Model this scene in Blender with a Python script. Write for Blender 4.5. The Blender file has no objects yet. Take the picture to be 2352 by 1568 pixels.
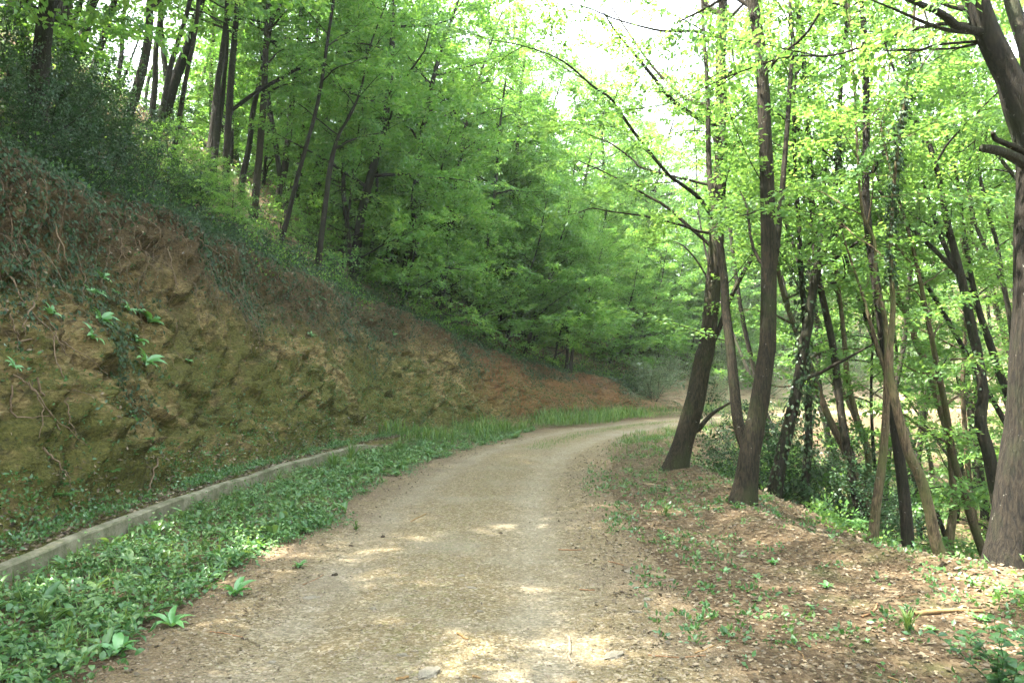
import bpy, math, random
import numpy as np
from mathutils import Vector, Matrix

rng = np.random.default_rng(7)
random.seed(7)
sc = bpy.context.scene
COL = sc.collection

# ------------------------------------------------------------------ camera
F = 1829.0                      # focal length in pixels of a 2352 x 1568 picture
PITCH = math.atan(76.0 / F)
CAM = np.array([0.0, 0.0, 1.6])
FW = np.array([0, math.cos(PITCH), math.sin(PITCH)])
UP = np.array([0, -math.sin(PITCH), math.cos(PITCH)])
RT = np.array([1.0, 0, 0])


def ray(px, py):
    d = FW + RT * ((px - 1176.0) / F) + UP * ((784.0 - py) / F)
    return d / d[1]             # scaled to one metre of depth


def at(px, py, depth):
    return CAM + ray(px, py) * depth


cam = bpy.data.cameras.new("camera")
cam.lens = 28.0
cam.sensor_width = 36.0
cam.clip_end = 2000
cam.clip_start = 0.05
cam_o = bpy.data.objects.new("camera", cam)
COL.objects.link(cam_o)
cam_o.location = CAM
cam_o.rotation_euler = (math.pi / 2 + PITCH, 0, 0)
sc.camera = cam_o


# ------------------------------------------------------------------ noise
def _hash(i, j, k):
    h = (i.astype(np.int64) * 374761393 + j.astype(np.int64) * 668265263 + k.astype(np.int64) * 2147483647 // 7) & 0xFFFFFFFF
    h = ((h ^ (h >> 13)) * 1274126177) & 0xFFFFFFFF
    h = (h ^ (h >> 16)) & 0xFFFFFFFF
    return h.astype(np.float64) / 4294967295.0


def vnoise(P):
    P = np.asarray(P, float)
    I = np.floor(P).astype(np.int64)
    f = P - I
    f = f * f * (3 - 2 * f)
    out = 0
    for a in (0, 1):
        wa = f[:, 0] if a else 1 - f[:, 0]
        for b in (0, 1):
            wb = f[:, 1] if b else 1 - f[:, 1]
            for c in (0, 1):
                wc = f[:, 2] if c else 1 - f[:, 2]
                out = out + wa * wb * wc * _hash(I[:, 0] + a, I[:, 1] + b, I[:, 2] + c)
    return out


def fbm(P, octv=4, gain=0.5):
    P = np.asarray(P, float)
    s, a, n = 0, 1.0, 0
    for o in range(octv):
        s = s + a * vnoise(P * 2.0 ** o + 17.3 * o)
        n += a
        a *= gain
    return s / n


def n2(x, y, sc_, octv=3, off=0.0):
    x = np.asarray(x, float).ravel()
    y = np.asarray(y, float).ravel()
    return fbm(np.stack([x * sc_ + off, y * sc_ + off * 1.7, np.full_like(x, off)], 1), octv) - 0.5


def sstep(a, b, x):
    t = np.clip((x - a) / (b - a), 0, 1)
    return t * t * (3 - 2 * t)


# ------------------------------------------------------------------ the road's course and the terrain
KN = np.array([(-1.2, -45), (-0.9, -20), (-0.6, -6), (-0.5, 0), (-0.5, 5), (-0.5, 9), (-0.2, 13), (0.75, 18), (2.7, 23),
               (6.0, 27.6), (11.5, 32.0), (19, 35.2), (29, 37.0), (45, 38), (70, 38), (110, 36)], float)


def _catmull(K, n=24):
    out = []
    K = np.vstack([2 * K[0] - K[1], K, 2 * K[-1] - K[-2]])
    for i in range(1, len(K) - 2):
        p0, p1, p2, p3 = K[i - 1], K[i], K[i + 1], K[i + 2]
        for t in np.linspace(0, 1, n, endpoint=False):
            out.append(0.5 * (2 * p1 + (p2 - p0) * t + (2 * p0 - 5 * p1 + 4 * p2 - p3) * t * t + (3 * p1 - p0 - 3 * p2 + p3) * t ** 3))
    out.append(K[-2])
    return np.array(out)


CUR = _catmull(KN)
_seg = np.linalg.norm(np.diff(CUR, axis=0), axis=1)
SS = np.concatenate([[0], np.cumsum(_seg)])
SS -= np.interp(0.0, CUR[:250, 1], SS[:250])          # s = 0 beside the camera
TAN = np.gradient(CUR, axis=0)
TAN /= np.linalg.norm(TAN, axis=1)[:, None]


def curve(s):
    s = np.asarray(s, float)
    c = np.stack([np.interp(s, SS, CUR[:, 0]), np.interp(s, SS, CUR[:, 1])], -1)
    t = np.stack([np.interp(s, SS, TAN[:, 0]), np.interp(s, SS, TAN[:, 1])], -1)
    t /= np.linalg.norm(t, axis=-1)[..., None]
    return c, np.stack([t[..., 1], -t[..., 0]], -1)    # point, unit vector to the right


def lateral(x, y):
    P = np.stack([np.ravel(x), np.ravel(y)], 1).astype(float)
    d = np.empty(len(P))
    s = np.empty(len(P))
    for i in range(0, len(P), 20000):
        q = P[i:i + 20000]
        D = (q[:, None, 0] - CUR[None, :, 0]) ** 2 + (q[:, None, 1] - CUR[None, :, 1]) ** 2
        k = D.argmin(1)
        r = q - CUR[k]
        cr = r[:, 0] * TAN[k, 1] - r[:, 1] * TAN[k, 0]
        d[i:i + 20000] = np.sign(cr) * np.sqrt(D[np.arange(len(k)), k])
        s[i:i + 20000] = SS[k]
    return d, s


BANK_S = [-40, 15.5, 18, 21.5, 25.5, 29, 32, 36, 44, 60]
BANK_H = [4.3, 4.3, 4.1, 3.6, 2.7, 1.9, 1.45, 1.3, 1.5, 1.5]


def bank_h(s):
    return np.interp(s, BANK_S, BANK_H)


D_BASE, D_TOP = -3.85, -5.9


def edge_d(s):
    return 3.45 + 0.5 * (np.sin(s * 0.55 + 1.0) * 0.5 + np.sin(s * 1.3) * 0.25) - 0.5 * sstep(11, 16, s) + 1.5 * np.exp(-((s - 5.2) / 2.3) ** 2)


def profile(d, s):
    """height of the ground at lateral distance d (right positive) and chainage s"""
    d = np.asarray(d, float)
    s = np.asarray(s, float)
    Hb = bank_h(s)
    z = np.zeros_like(d)
    z = z - 0.03 * np.exp(-((d - 0.75) / 0.3) ** 2) - 0.03 * np.exp(-((d + 0.95) / 0.3) ** 2)
    z = z + 0.14 * sstep(-3.3, -3.5, d) * (1 - sstep(17.5, 20, s) * 0.5)
    tb = np.clip((D_BASE - d) / (D_BASE - D_TOP), 0, 1)
    z = z + (Hb - 0.14) * (0.92 * tb + 0.08 * tb * tb * (3 - 2 * tb))
    e = np.clip(D_TOP - d, 0, None)
    far = sstep(18, 34, s)
    hill = 0.90 * np.minimum(e, 5) + 0.66 * np.clip(e - 5, 0, 4) + 0.2 * np.clip(e - 9, 0, 22)
    hill = hill - 0.16 * np.clip(e - 40, 0, 40)
    z = z + hill * (1 - 0.25 * far) * sstep(0, 1.2, e + 0.35)
    ed = edge_d(s)
    r = np.clip(d - ed, 0, None)
    fall = np.where(r < 4.2, -0.47 * r + 0.10 * np.minimum(r, 0.8), -1.894 - 0.10 * (np.minimum(r, 11) - 4.2))
    fall = fall + 0.22 * np.clip(r - 15, 0, 30)
    z = z + fall
    z = z + 0.10 * np.exp(-((d - ed + 0.35) / 0.4) ** 2)
    return z


def terrain(x, y, rough=True):
    d, s = lateral(x, y)
    z = profile(d, s)
    if rough:
        out = sstep(-5.0, -8.0, d) + sstep(3.8, 6.0, d)
        z = z + out * (n2(x, y, 0.35, 3, 3.1) * 0.7)
    return z, d, s


def ground_z(x, y):
    return float(terrain(np.array([x]), np.array([y]))[0][0])


def hit(px, py, ymax=90.0):
    """where the sight line through a picture point meets the ground"""
    r = ray(px, py)
    Y = np.concatenate([np.arange(3, 40, 0.05), np.arange(40, ymax, 0.25)])
    P = CAM[None] + r[None] * Y[:, None]
    z, _, _ = terrain(P[:, 0], P[:, 1])
    k = np.where(P[:, 2] <= z)[0]
    if len(k) == 0:             # hidden foot: take the depth where the line passes closest above the slope
        m = (Y > 12) & (Y < 27)
        k = np.where(m)[0][[(P[m, 2] - z[m]).argmin()]]
    p = P[k[0]].copy()
    p[2] = z[k[0]]
    return p


# ------------------------------------------------------------------ mesh helpers
def mesh(name, V, Fc, tint=None, smooth=True, attrs=None):
    V = np.asarray(V, np.float32)
    Fc = np.asarray(Fc, np.int32)
    me = bpy.data.meshes.new(name)
    me.vertices.add(len(V))
    me.vertices.foreach_set("co", V.ravel())
    m = Fc.shape[1]
    me.loops.add(Fc.size)
    me.loops.foreach_set("vertex_index", Fc.ravel())
    me.polygons.add(len(Fc))
    me.polygons.foreach_set("loop_start", np.arange(0, Fc.size, m, dtype=np.int32))
    me.polygons.foreach_set("use_smooth", np.full(len(Fc), smooth, dtype=bool))
    me.update(calc_edges=True)
    if tint is not None:
        a = me.attributes.new("tint", 'FLOAT', 'POINT')
        a.data.foreach_set("value", np.asarray(tint, np.float32))
    for k, v in (attrs or {}).items():
        a = me.attributes.new(k, 'FLOAT', 'POINT')
        a.data.foreach_set("value", np.asarray(v, np.float32))
    return me


def obj(name, me, mat, parent=None, loc=None):
    o = bpy.data.objects.new(name, me)
    COL.objects.link(o)
    if mat is not None and me is not None and len(me.materials) == 0:
        me.materials.append(mat)
    if parent is not None:
        o.parent = parent
    if loc is not None:
        o.location = loc
    return o


def tag(o, label=None, cat=None, group=None, kind=None):
    if label:
        o["label"] = label
    if cat:
        o["category"] = cat
    if group:
        o["group"] = group
    if kind:
        o["kind"] = kind
    return o


def root(name, loc, label, cat, group=None):
    o = bpy.data.objects.new(name, None)
    o.empty_display_size = 0.2
    COL.objects.link(o)
    o.location = loc
    return tag(o, label, cat, group)


def nrm(a):
    return a / np.maximum(np.linalg.norm(a, axis=-1, keepdims=True), 1e-9)


def frames(U, W):
    U = nrm(U)
    V = nrm(np.cross(W, U))
    W = np.cross(U, V)
    return U, V, W


def stamp(tv, tf, O, U, W, S, tint=None):
    """copies of a small template (tv, tf) at O, its x along U and its z near W, as one vertex and face array"""
    tv = np.asarray(tv, float)
    tf = np.asarray(tf, int)
    U, V, W = frames(U, W)
    S = np.asarray(S, float)
    if S.ndim == 1:
        S = np.repeat(S[:, None], 3, 1)
    n, k = len(O), len(tv)
    P = (O[:, None, :] + tv[None, :, 0:1] * (U * S[:, 0:1])[:, None, :] + tv[None, :, 1:2] * (V * S[:, 1:2])[:, None, :]
         + tv[None, :, 2:3] * (W * S[:, 2:3])[:, None, :])
    Fc = (np.arange(n) * k)[:, None, None] + tf[None]
    if tint is None:
        tint = rng.random(n)
    return P.reshape(-1, 3), Fc.reshape(-1, tf.shape[1]), np.repeat(tint, k)


def join(parts):
    Vs, Fs, Ts, o = [], [], [], 0
    for V, Fc, T in parts:
        Vs.append(V)
        Fs.append(Fc + o)
        Ts.append(T)
        o += len(V)
    return np.concatenate(Vs), np.concatenate(Fs), np.concatenate(Ts)


# leaf templates: x along the leaf, y across, z up
LEAF4 = (np.array([(0, 0, 0), (0.45, 0.30, 0.07), (1, 0, -0.05), (0.45, -0.30, 0.07)]), np.array([(0, 3, 2), (0, 2, 1)]))


def blade(n, wid, droop, fold=0.0, wmax=0.4):
    """a leaf of n cross rows whose midrib bends down by droop"""
    v, f = [], []
    for i in range(n + 1):
        t = i / n
        w = wid * (math.sin(math.pi * min(1, t ** (math.log(0.5) / math.log(wmax)))) ** 0.8) if 0 < t < 1 else (wid * 0.12 if t == 0 else 0.005)
        x = t * (1 - 0.25 * droop * t)
        z = 0.55 * t * (1 - 0.2 * t) - droop * t * t
        v += [(x, w / 2, z + fold * w), (x, 0, z), (x, -w / 2, z + fold * w)]
    for i in range(n):
        a = 3 * i
        f += [(a, a + 1, a + 4, a + 3), (a + 1, a + 2, a + 5, a + 4)]
    return np.array(v), np.array(f)


LANCE = blade(5, 0.24, 0.5, 0.25, 0.45)
OVATE = blade(3, 0.62, 0.45, 0.12, 0.42)
GRASS = blade(4, 0.045, 0.55, 0.0, 0.3)


def tube(pts, rad, k=6, rough=0.0, seed=0.0, cap=True):
    pts = np.asarray(pts, float)
    rad = np.asarray(rad, float)
    T = nrm(np.gradient(pts, axis=0))
    a = np.array([1.0, 0, 0]) if abs(T[0, 0]) < 0.8 else np.array([0, 1.0, 0])
    u = nrm(np.cross(T[0], a))
    Us = [u]
    for i in range(1, len(pts)):
        u = Us[-1] - T[i] * np.dot(Us[-1], T[i])
        Us.append(u / max(np.linalg.norm(u), 1e-9))
    Us = np.array(Us)
    Vs = np.cross(T, Us)
    th = np.linspace(0, 2 * math.pi, k, endpoint=False)
    R = rad[:, None] * np.ones((1, k))
    if rough > 0:
        n = len(pts)
        L = np.concatenate([[0], np.cumsum(np.linalg.norm(np.diff(pts, axis=0), axis=1))])
        A, B = np.meshgrid(th, L)
        Pn = np.stack([np.cos(A).ravel() * 1.6 + seed, np.sin(A).ravel() * 1.6, B.ravel() * 2.2], 1)
        Pr = np.stack([np.cos(A).ravel() * 5 + seed, np.sin(A).ravel() * 5, B.ravel() * 1.1], 1)
        R = R * (1 + rough * 2 * (fbm(Pn, 3).reshape(n, k) - 0.5) + rough * 0.9 * (fbm(Pr, 2).reshape(n, k) - 0.5))
    P = pts[:, None, :] + R[..., None] * (np.cos(th)[None, :, None] * Us[:, None, :] + np.sin(th)[None, :, None] * Vs[:, None, :])
    n = len(pts)
    i, j = np.meshgrid(np.arange(n - 1), np.arange(k), indexing="ij")
    j2 = (j + 1) % k
    Fc = np.stack([i * k + j, i * k + j2, (i + 1) * k + j2, (i + 1) * k + j], -1).reshape(-1, 4)
    V = P.reshape(-1, 3)
    if cap:
        V = np.vstack([V, pts[-1] + T[-1] * rad[-1] * 0.5])
        c = len(V) - 1
        b = (n - 1) * k
        jj = np.arange(k)
        tri = np.stack([b + jj[::2], b + (jj[::2] + 1) % k, b + (jj[::2] + 2) % k, np.full(len(jj[::2]), c)], -1) if k % 2 == 0 else None
        if tri is not None:
            Fc = np.vstack([Fc, tri])
    return V, Fc, np.full(len(V), 0.5)


def smooth_path(pts, n):
    pts = np.asarray(pts, float)
    if len(pts) == 2:
        return pts[0] + (pts[1] - pts[0]) * np.linspace(0, 1, n)[:, None]
    K = np.vstack([2 * pts[0] - pts[1], pts, 2 * pts[-1] - pts[-2]])
    m = len(pts) - 1
    tt = np.linspace(0, m, n)
    i = np.minimum(tt.astype(int), m - 1)
    t = (tt - i)[:, None]
    p0, p1, p2, p3 = K[i], K[i + 1], K[i + 2], K[i + 3]
    return 0.5 * (2 * p1 + (p2 - p0) * t + (2 * p0 - 5 * p1 + 4 * p2 - p3) * t * t + (3 * p1 - p0 - 3 * p2 + p3) * t ** 3)


# ------------------------------------------------------------------ materials
class NT:
    def __init__(self, name):
        self.m = bpy.data.materials.new(name)
        self.m.use_nodes = True
        self.t = self.m.node_tree
        self.t.nodes.clear()
        self.out = self.n("ShaderNodeOutputMaterial")

    def n(self, typ, **kw):
        x = self.t.nodes.new(typ)
        for k, v in kw.items():
            if k.startswith("i_"):
                key = k[2:].replace("_", " ")
                x.inputs[int(key) if key.isdigit() else key].default_value = v
            else:
                setattr(x, k, v)
        return x

    def l(self, a, b):
        self.t.links.new(a, b)

    def noise(self, vec, scale, detail=4, rough=0.55, dist=0.0):
        x = self.n("ShaderNodeTexNoise")
        x.inputs["Scale"].default_value = scale
        x.inputs["Detail"].default_value = detail
        x.inputs["Roughness"].default_value = rough
        x.inputs["Distortion"].default_value = dist
        if vec is not None:
            self.l(vec, x.inputs["Vector"])
        return x.outputs["Fac"]

    def ramp(self, fac, stops, interp='LINEAR'):
        x = self.n("ShaderNodeValToRGB")
        cr = x.color_ramp
        cr.interpolation = interp
        while len(cr.elements) < len(stops):
            cr.elements.new(0.5)
        for e, (p, c) in zip(cr.elements, stops):
            e.position = p
            e.color = (c[0], c[1], c[2], 1) if not np.isscalar(c) else (c, c, c, 1)
        self.l(fac, x.inputs["Fac"])
        return x.outputs["Color"]

    def mix(self, fac, a, b, typ='MIX'):
        x = self.n("ShaderNodeMix", data_type='RGBA', blend_type=typ)
        for s, v in ((x.inputs[0], fac), (x.inputs[6], a), (x.inputs[7], b)):
            if isinstance(v, bpy.types.NodeSocket):
                self.l(v, s)
            elif isinstance(v, (tuple, list)):
                s.default_value = (*v, 1) if len(v) == 3 else v
            else:
                s.default_value = v
        return x.outputs[2]

    def math(self, op, a, b=0.5, clamp=False):
        x = self.n("ShaderNodeMath", operation=op, use_clamp=clamp)
        for s, v in ((x.inputs[0], a), (x.inputs[1], b)):
            if isinstance(v, bpy.types.NodeSocket):
                self.l(v, s)
            else:
                s.default_value = v
        return x.outputs[0]

    def attr(self, name):
        return self.n("ShaderNodeAttribute", attribute_name=name).outputs["Fac"]

    def coord(self, which="Object", scale=None):
        c = self.n("ShaderNodeTexCoord").outputs[which]
        if scale is None:
            return c
        m = self.n("ShaderNodeMapping")
        m.inputs["Scale"].default_value = scale
        self.l(c, m.inputs["Vector"])
        return m.outputs["Vector"]

    def principled(self, col, rough=0.9, spec=0.2, bump=None, strength=0.4, dist=0.02):
        p = self.n("ShaderNodeBsdfPrincipled")
        if isinstance(col, bpy.types.NodeSocket):
            self.l(col, p.inputs["Base Color"])
        else:
            p.inputs["Base Color"].default_value = (*col, 1)
        if isinstance(rough, bpy.types.NodeSocket):
            self.l(rough, p.inputs["Roughness"])
        else:
            p.inputs["Roughness"].default_value = rough
        p.inputs["Specular IOR Level"].default_value = spec
        if bump is not None:
            b = self.n("ShaderNodeBump")
            b.inputs["Strength"].default_value = strength
            b.inputs["Distance"].default_value = dist
            self.l(bump, b.inputs["Height"])
            self.l(b.outputs["Normal"], p.inputs["Normal"])
        self.l(p.outputs[0], self.out.inputs["Surface"])
        return self.m


def leaf_material(name, dark, mid, light, trans=0.5, tcol=(1.5, 1.25, 0.55), gloss=0.06, grough=0.45, dead=None):
    """thin leaf: reflects, lets light through with a yellower tint, and shines a little"""
    t = NT(name)
    a = t.attr("tint")
    info = t.n("ShaderNodeObjectInfo").outputs["Random"]
    v = t.math('ADD', t.math('MULTIPLY', a, 0.8), t.math('MULTIPLY', info, 0.2))
    stops = [(0.0, dark), (0.5, mid), (1.0, light)]
    if dead:
        stops = [(0.0, dark), (0.5, mid), (0.86, light), (0.93, dead)]
    col = t.ramp(v, stops)
    dif = t.n("ShaderNodeBsdfDiffuse")
    t.l(col, dif.inputs["Color"])
    tr = t.n("ShaderNodeBsdfTranslucent")
    tc = t.mix(1.0, col, tcol, 'MULTIPLY')
    t.l(tc, tr.inputs["Color"])
    ms = t.n("ShaderNodeMixShader")
    ms.inputs[0].default_value = trans
    t.l(dif.outputs[0], ms.inputs[1])
    t.l(tr.outputs[0], ms.inputs[2])
    gl = t.n("ShaderNodeBsdfGlossy")
    gl.inputs["Roughness"].default_value = grough
    gl.inputs["Color"].default_value = (0.9, 1, 0.95, 1)
    fr = t.n("ShaderNodeLayerWeight")
    fr.inputs[0].default_value = 0.35
    m2 = t.n("ShaderNodeMixShader")
    t.l(t.math('ADD', t.math('MULTIPLY', fr.outputs["Fresnel"], gloss * 2.0), gloss * 0.4), m2.inputs[0])
    t.l(ms.outputs[0], m2.inputs[1])
    t.l(gl.outputs[0], m2.inputs[2])
    t.l(m2.outputs[0], t.out.inputs["Surface"])
    return t.m


M = {}
M["leaf"] = leaf_material("spring_leaf", (0.040, 0.115, 0.028), (0.075, 0.185, 0.042), (0.14, 0.25, 0.060), 0.62, (1.85, 1.6, 0.9), 0.03)
M["leaf_right"] = leaf_material("sunny_leaf", (0.050, 0.13, 0.034), (0.085, 0.185, 0.046), (0.13, 0.235, 0.065), 0.58, (1.75, 1.5, 0.95), 0.03)
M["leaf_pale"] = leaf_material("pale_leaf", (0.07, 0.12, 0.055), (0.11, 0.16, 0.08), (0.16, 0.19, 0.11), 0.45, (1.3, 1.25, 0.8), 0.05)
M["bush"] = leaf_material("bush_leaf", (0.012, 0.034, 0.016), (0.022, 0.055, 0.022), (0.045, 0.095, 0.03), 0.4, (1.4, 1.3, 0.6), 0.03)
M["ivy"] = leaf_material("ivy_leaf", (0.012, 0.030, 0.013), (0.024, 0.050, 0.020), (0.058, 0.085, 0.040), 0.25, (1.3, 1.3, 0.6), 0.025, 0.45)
M["herb"] = leaf_material("herb_leaf", (0.020, 0.060, 0.020), (0.048, 0.125, 0.036), (0.12, 0.20, 0.065), 0.4, (1.4, 1.3, 0.6), 0.06, 0.4)
M["broad"] = leaf_material("broad_leaf", (0.05, 0.16, 0.045), (0.075, 0.21, 0.06), (0.11, 0.26, 0.075), 0.4, (1.4, 1.3, 0.6), 0.10, 0.4)
M["grass"] = leaf_material("grass_blade", (0.04, 0.095, 0.03), (0.075, 0.15, 0.04), (0.14, 0.21, 0.06), 0.4, (1.5, 1.3, 0.6), 0.03, 0.5)
M["fern"] = leaf_material("fern_leaf", (0.04, 0.12, 0.035), (0.06, 0.16, 0.04), (0.09, 0.19, 0.045), 0.4, (1.4, 1.3, 0.6), 0.05, 0.5)
M["litter"] = leaf_material("dead_leaf", (0.036, 0.026, 0.016), (0.110, 0.081, 0.050), (0.26, 0.205, 0.135), 0.12, (1.1, 1.0, 0.8), 0.05, 0.6)


def bark_material(name, dark, light, moss, mossy=0.35, zs=1.0):
    t = NT(name)
    c = t.coord("Object", (20, 20, 3.2 * zs))
    c2 = t.coord("Object", (3, 3, 2))
    n = t.noise(c, 3.0, 6, 0.65, 0.4)
    n2_ = t.noise(c2, 1.2, 4)
    col = t.ramp(n, [(0.40, dark), (0.60, light)])
    col = t.mix(t.ramp(n2_, [(0.62 - mossy * 0.35, 0.0), (0.78 - mossy * 0.3, 0.75)]), col, moss)
    sp = t.noise(t.coord("Object"), 22.0, 2)
    col = t.mix(t.ramp(sp, [(0.71, 0.0), (0.76, 0.7)]), col, (0.22, 0.22, 0.19))
    info = t.n("ShaderNodeObjectInfo").outputs["Random"]
    k = t.math('ADD', t.math('MULTIPLY', info, 0.5), 0.75)
    h = t.n("ShaderNodeHueSaturation")
    t.l(k, h.inputs["Value"])
    t.l(col, h.inputs["Color"])
    return t.principled(h.outputs[0], 0.9, 0.15, n, 0.9, 0.03)


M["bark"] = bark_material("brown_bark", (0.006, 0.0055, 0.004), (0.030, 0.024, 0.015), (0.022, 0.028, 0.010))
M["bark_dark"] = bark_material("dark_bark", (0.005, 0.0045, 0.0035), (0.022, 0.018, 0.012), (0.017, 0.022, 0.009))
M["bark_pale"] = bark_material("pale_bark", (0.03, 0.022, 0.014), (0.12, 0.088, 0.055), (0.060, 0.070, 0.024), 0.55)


def ground_material():
    t = NT("forest_floor")
    c = t.coord("Object")
    n = t.noise(c, 1.3, 6, 0.65)
    f = t.noise(c, 14, 5, 0.7)
    col = t.ramp(f, [(0.3, (0.05, 0.035, 0.022)), (0.55, (0.13, 0.09, 0.055)), (0.75, (0.24, 0.175, 0.11))])
    gr = t.ramp(f, [(0.3, (0.025, 0.05, 0.018)), (0.7, (0.07, 0.11, 0.03))])
    col = t.mix(t.ramp(n, [(0.45, 0.0), (0.6, 0.85)]), col, gr)
    return t.principled(col, 0.95, 0.1, f, 0.8, 0.05)


def road_material():
    t = NT("gravel_road")
    c = t.coord("Object")
    lat = t.attr("lat")
    big = t.noise(c, 0.9, 5, 0.6)
    med = t.noise(c, 9, 5, 0.65)
    fine = t.noise(c, 70, 4, 0.7)
    vo = t.n("ShaderNodeTexVoronoi", feature='F1')
    vo.inputs["Scale"].default_value = 55
    t.l(c, vo.inputs["Vector"])
    vcol = t.n("ShaderNodeSeparateColor")
    t.l(vo.outputs["Color"], vcol.inputs[0])
    gravel = t.ramp(vcol.outputs[0], [(0.0, (0.060, 0.047, 0.024)), (0.35, (0.125, 0.100, 0.053)), (0.7, (0.185, 0.153, 0.092)), (1.0, (0.32, 0.28, 0.205))])
    dirt = t.ramp(fine, [(0.3, (0.042, 0.031, 0.015)), (0.5, (0.108, 0.083, 0.043)), (0.7, (0.180, 0.143, 0.080))])
    col = t.mix(t.ramp(med, [(0.38, 0.15), (0.62, 0.85)]), dirt, gravel)
    grey = t.mix(0.55, col, (0.175, 0.165, 0.128))
    col = t.mix(t.ramp(big, [(0.48, 0.0), (0.68, 0.8)]), col, grey)
    tr_ = t.math('ABSOLUTE', t.math('SUBTRACT', t.math('ABSOLUTE', t.math('ADD', lat, 0.1)), 0.82))
    col = t.mix(t.math('MULTIPLY', maprange(t, tr_, 0.34, 0.08, 0, 0.55), t.ramp(t.noise(c, 1.7, 4), [(0.35, 0.2), (0.6, 1.0)])), col, t.mix(0.5, gravel, (0.215, 0.20, 0.165)))
    # brown leafy soil towards both edges, a hint of moss along the middle
    ab = t.math('ABSOLUTE', t.math('ADD', lat, -0.05))
    e = t.math('ADD', ab, t.math('MULTIPLY', t.math('SUBTRACT', big, 0.5), 2.2))
    soil = t.ramp(fine, [(0.3, (0.034, 0.022, 0.013)), (0.52, (0.092, 0.064, 0.037)), (0.72, (0.165, 0.120, 0.072))])
    col = t.mix(maprange(t, e, 0.95, 1.9, 0, 0.9), col, soil)
    mid = t.math('ABSOLUTE', t.math('ADD', lat, 0.1))
    mk = t.math('MULTIPLY', maprange(t, mid, 0.5, 0.1, 0, 1), t.ramp(med, [(0.5, 0.0), (0.66, 0.5)]))
    col = t.mix(mk, col, (0.085, 0.088, 0.028))
    ht = t.math('ADD', t.math('MULTIPLY', t.math('SUBTRACT', 1.0, vo.outputs["Distance"]), 0.6), t.math('MULTIPLY', med, 0.8))
    return t.principled(col, 0.92, 0.15, ht, 0.75, 0.025)


def maprange(t, v, a, b, c, d):
    x = t.n("ShaderNodeMapRange", clamp=True)
    t.l(v, x.inputs[0])
    for i, q in enumerate((a, b, c, d)):
        x.inputs[i + 1].default_value = q
    return x.outputs[0]


def litter_soil_material():
    t = NT("leafy_soil")
    c = t.coord("Object")
    med = t.noise(c, 5, 5, 0.65)
    fine = t.noise(c, 45, 5, 0.75)
    vo = t.n("ShaderNodeTexVoronoi", feature='F1')
    vo.inputs["Scale"].default_value = 26
    t.l(c, vo.inputs["Vector"])
    s = t.n("ShaderNodeSeparateColor")
    t.l(vo.outputs["Color"], s.inputs[0])
    col = t.ramp(s.outputs[0], [(0.0, (0.030, 0.020, 0.012)), (0.45, (0.080, 0.055, 0.032)), (0.8, (0.140, 0.100, 0.058)), (1.0, (0.20, 0.155, 0.10))])
    so = t.ramp(fine, [(0.35, (0.024, 0.017, 0.010)), (0.65, (0.110, 0.080, 0.047))])
    col = t.mix(t.ramp(med, [(0.4, 0.2), (0.6, 0.75)]), col, so)
    n = t.noise(c, 1.1, 4)
    col = t.mix(t.ramp(n, [(0.55, 0.0), (0.7, 0.5)]), col, (0.07, 0.09, 0.03))
    ht = t.math('ADD', vo.outputs["Distance"], fine)
    return t.principled(col, 0.95, 0.1, ht, 0.8, 0.03)


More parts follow.
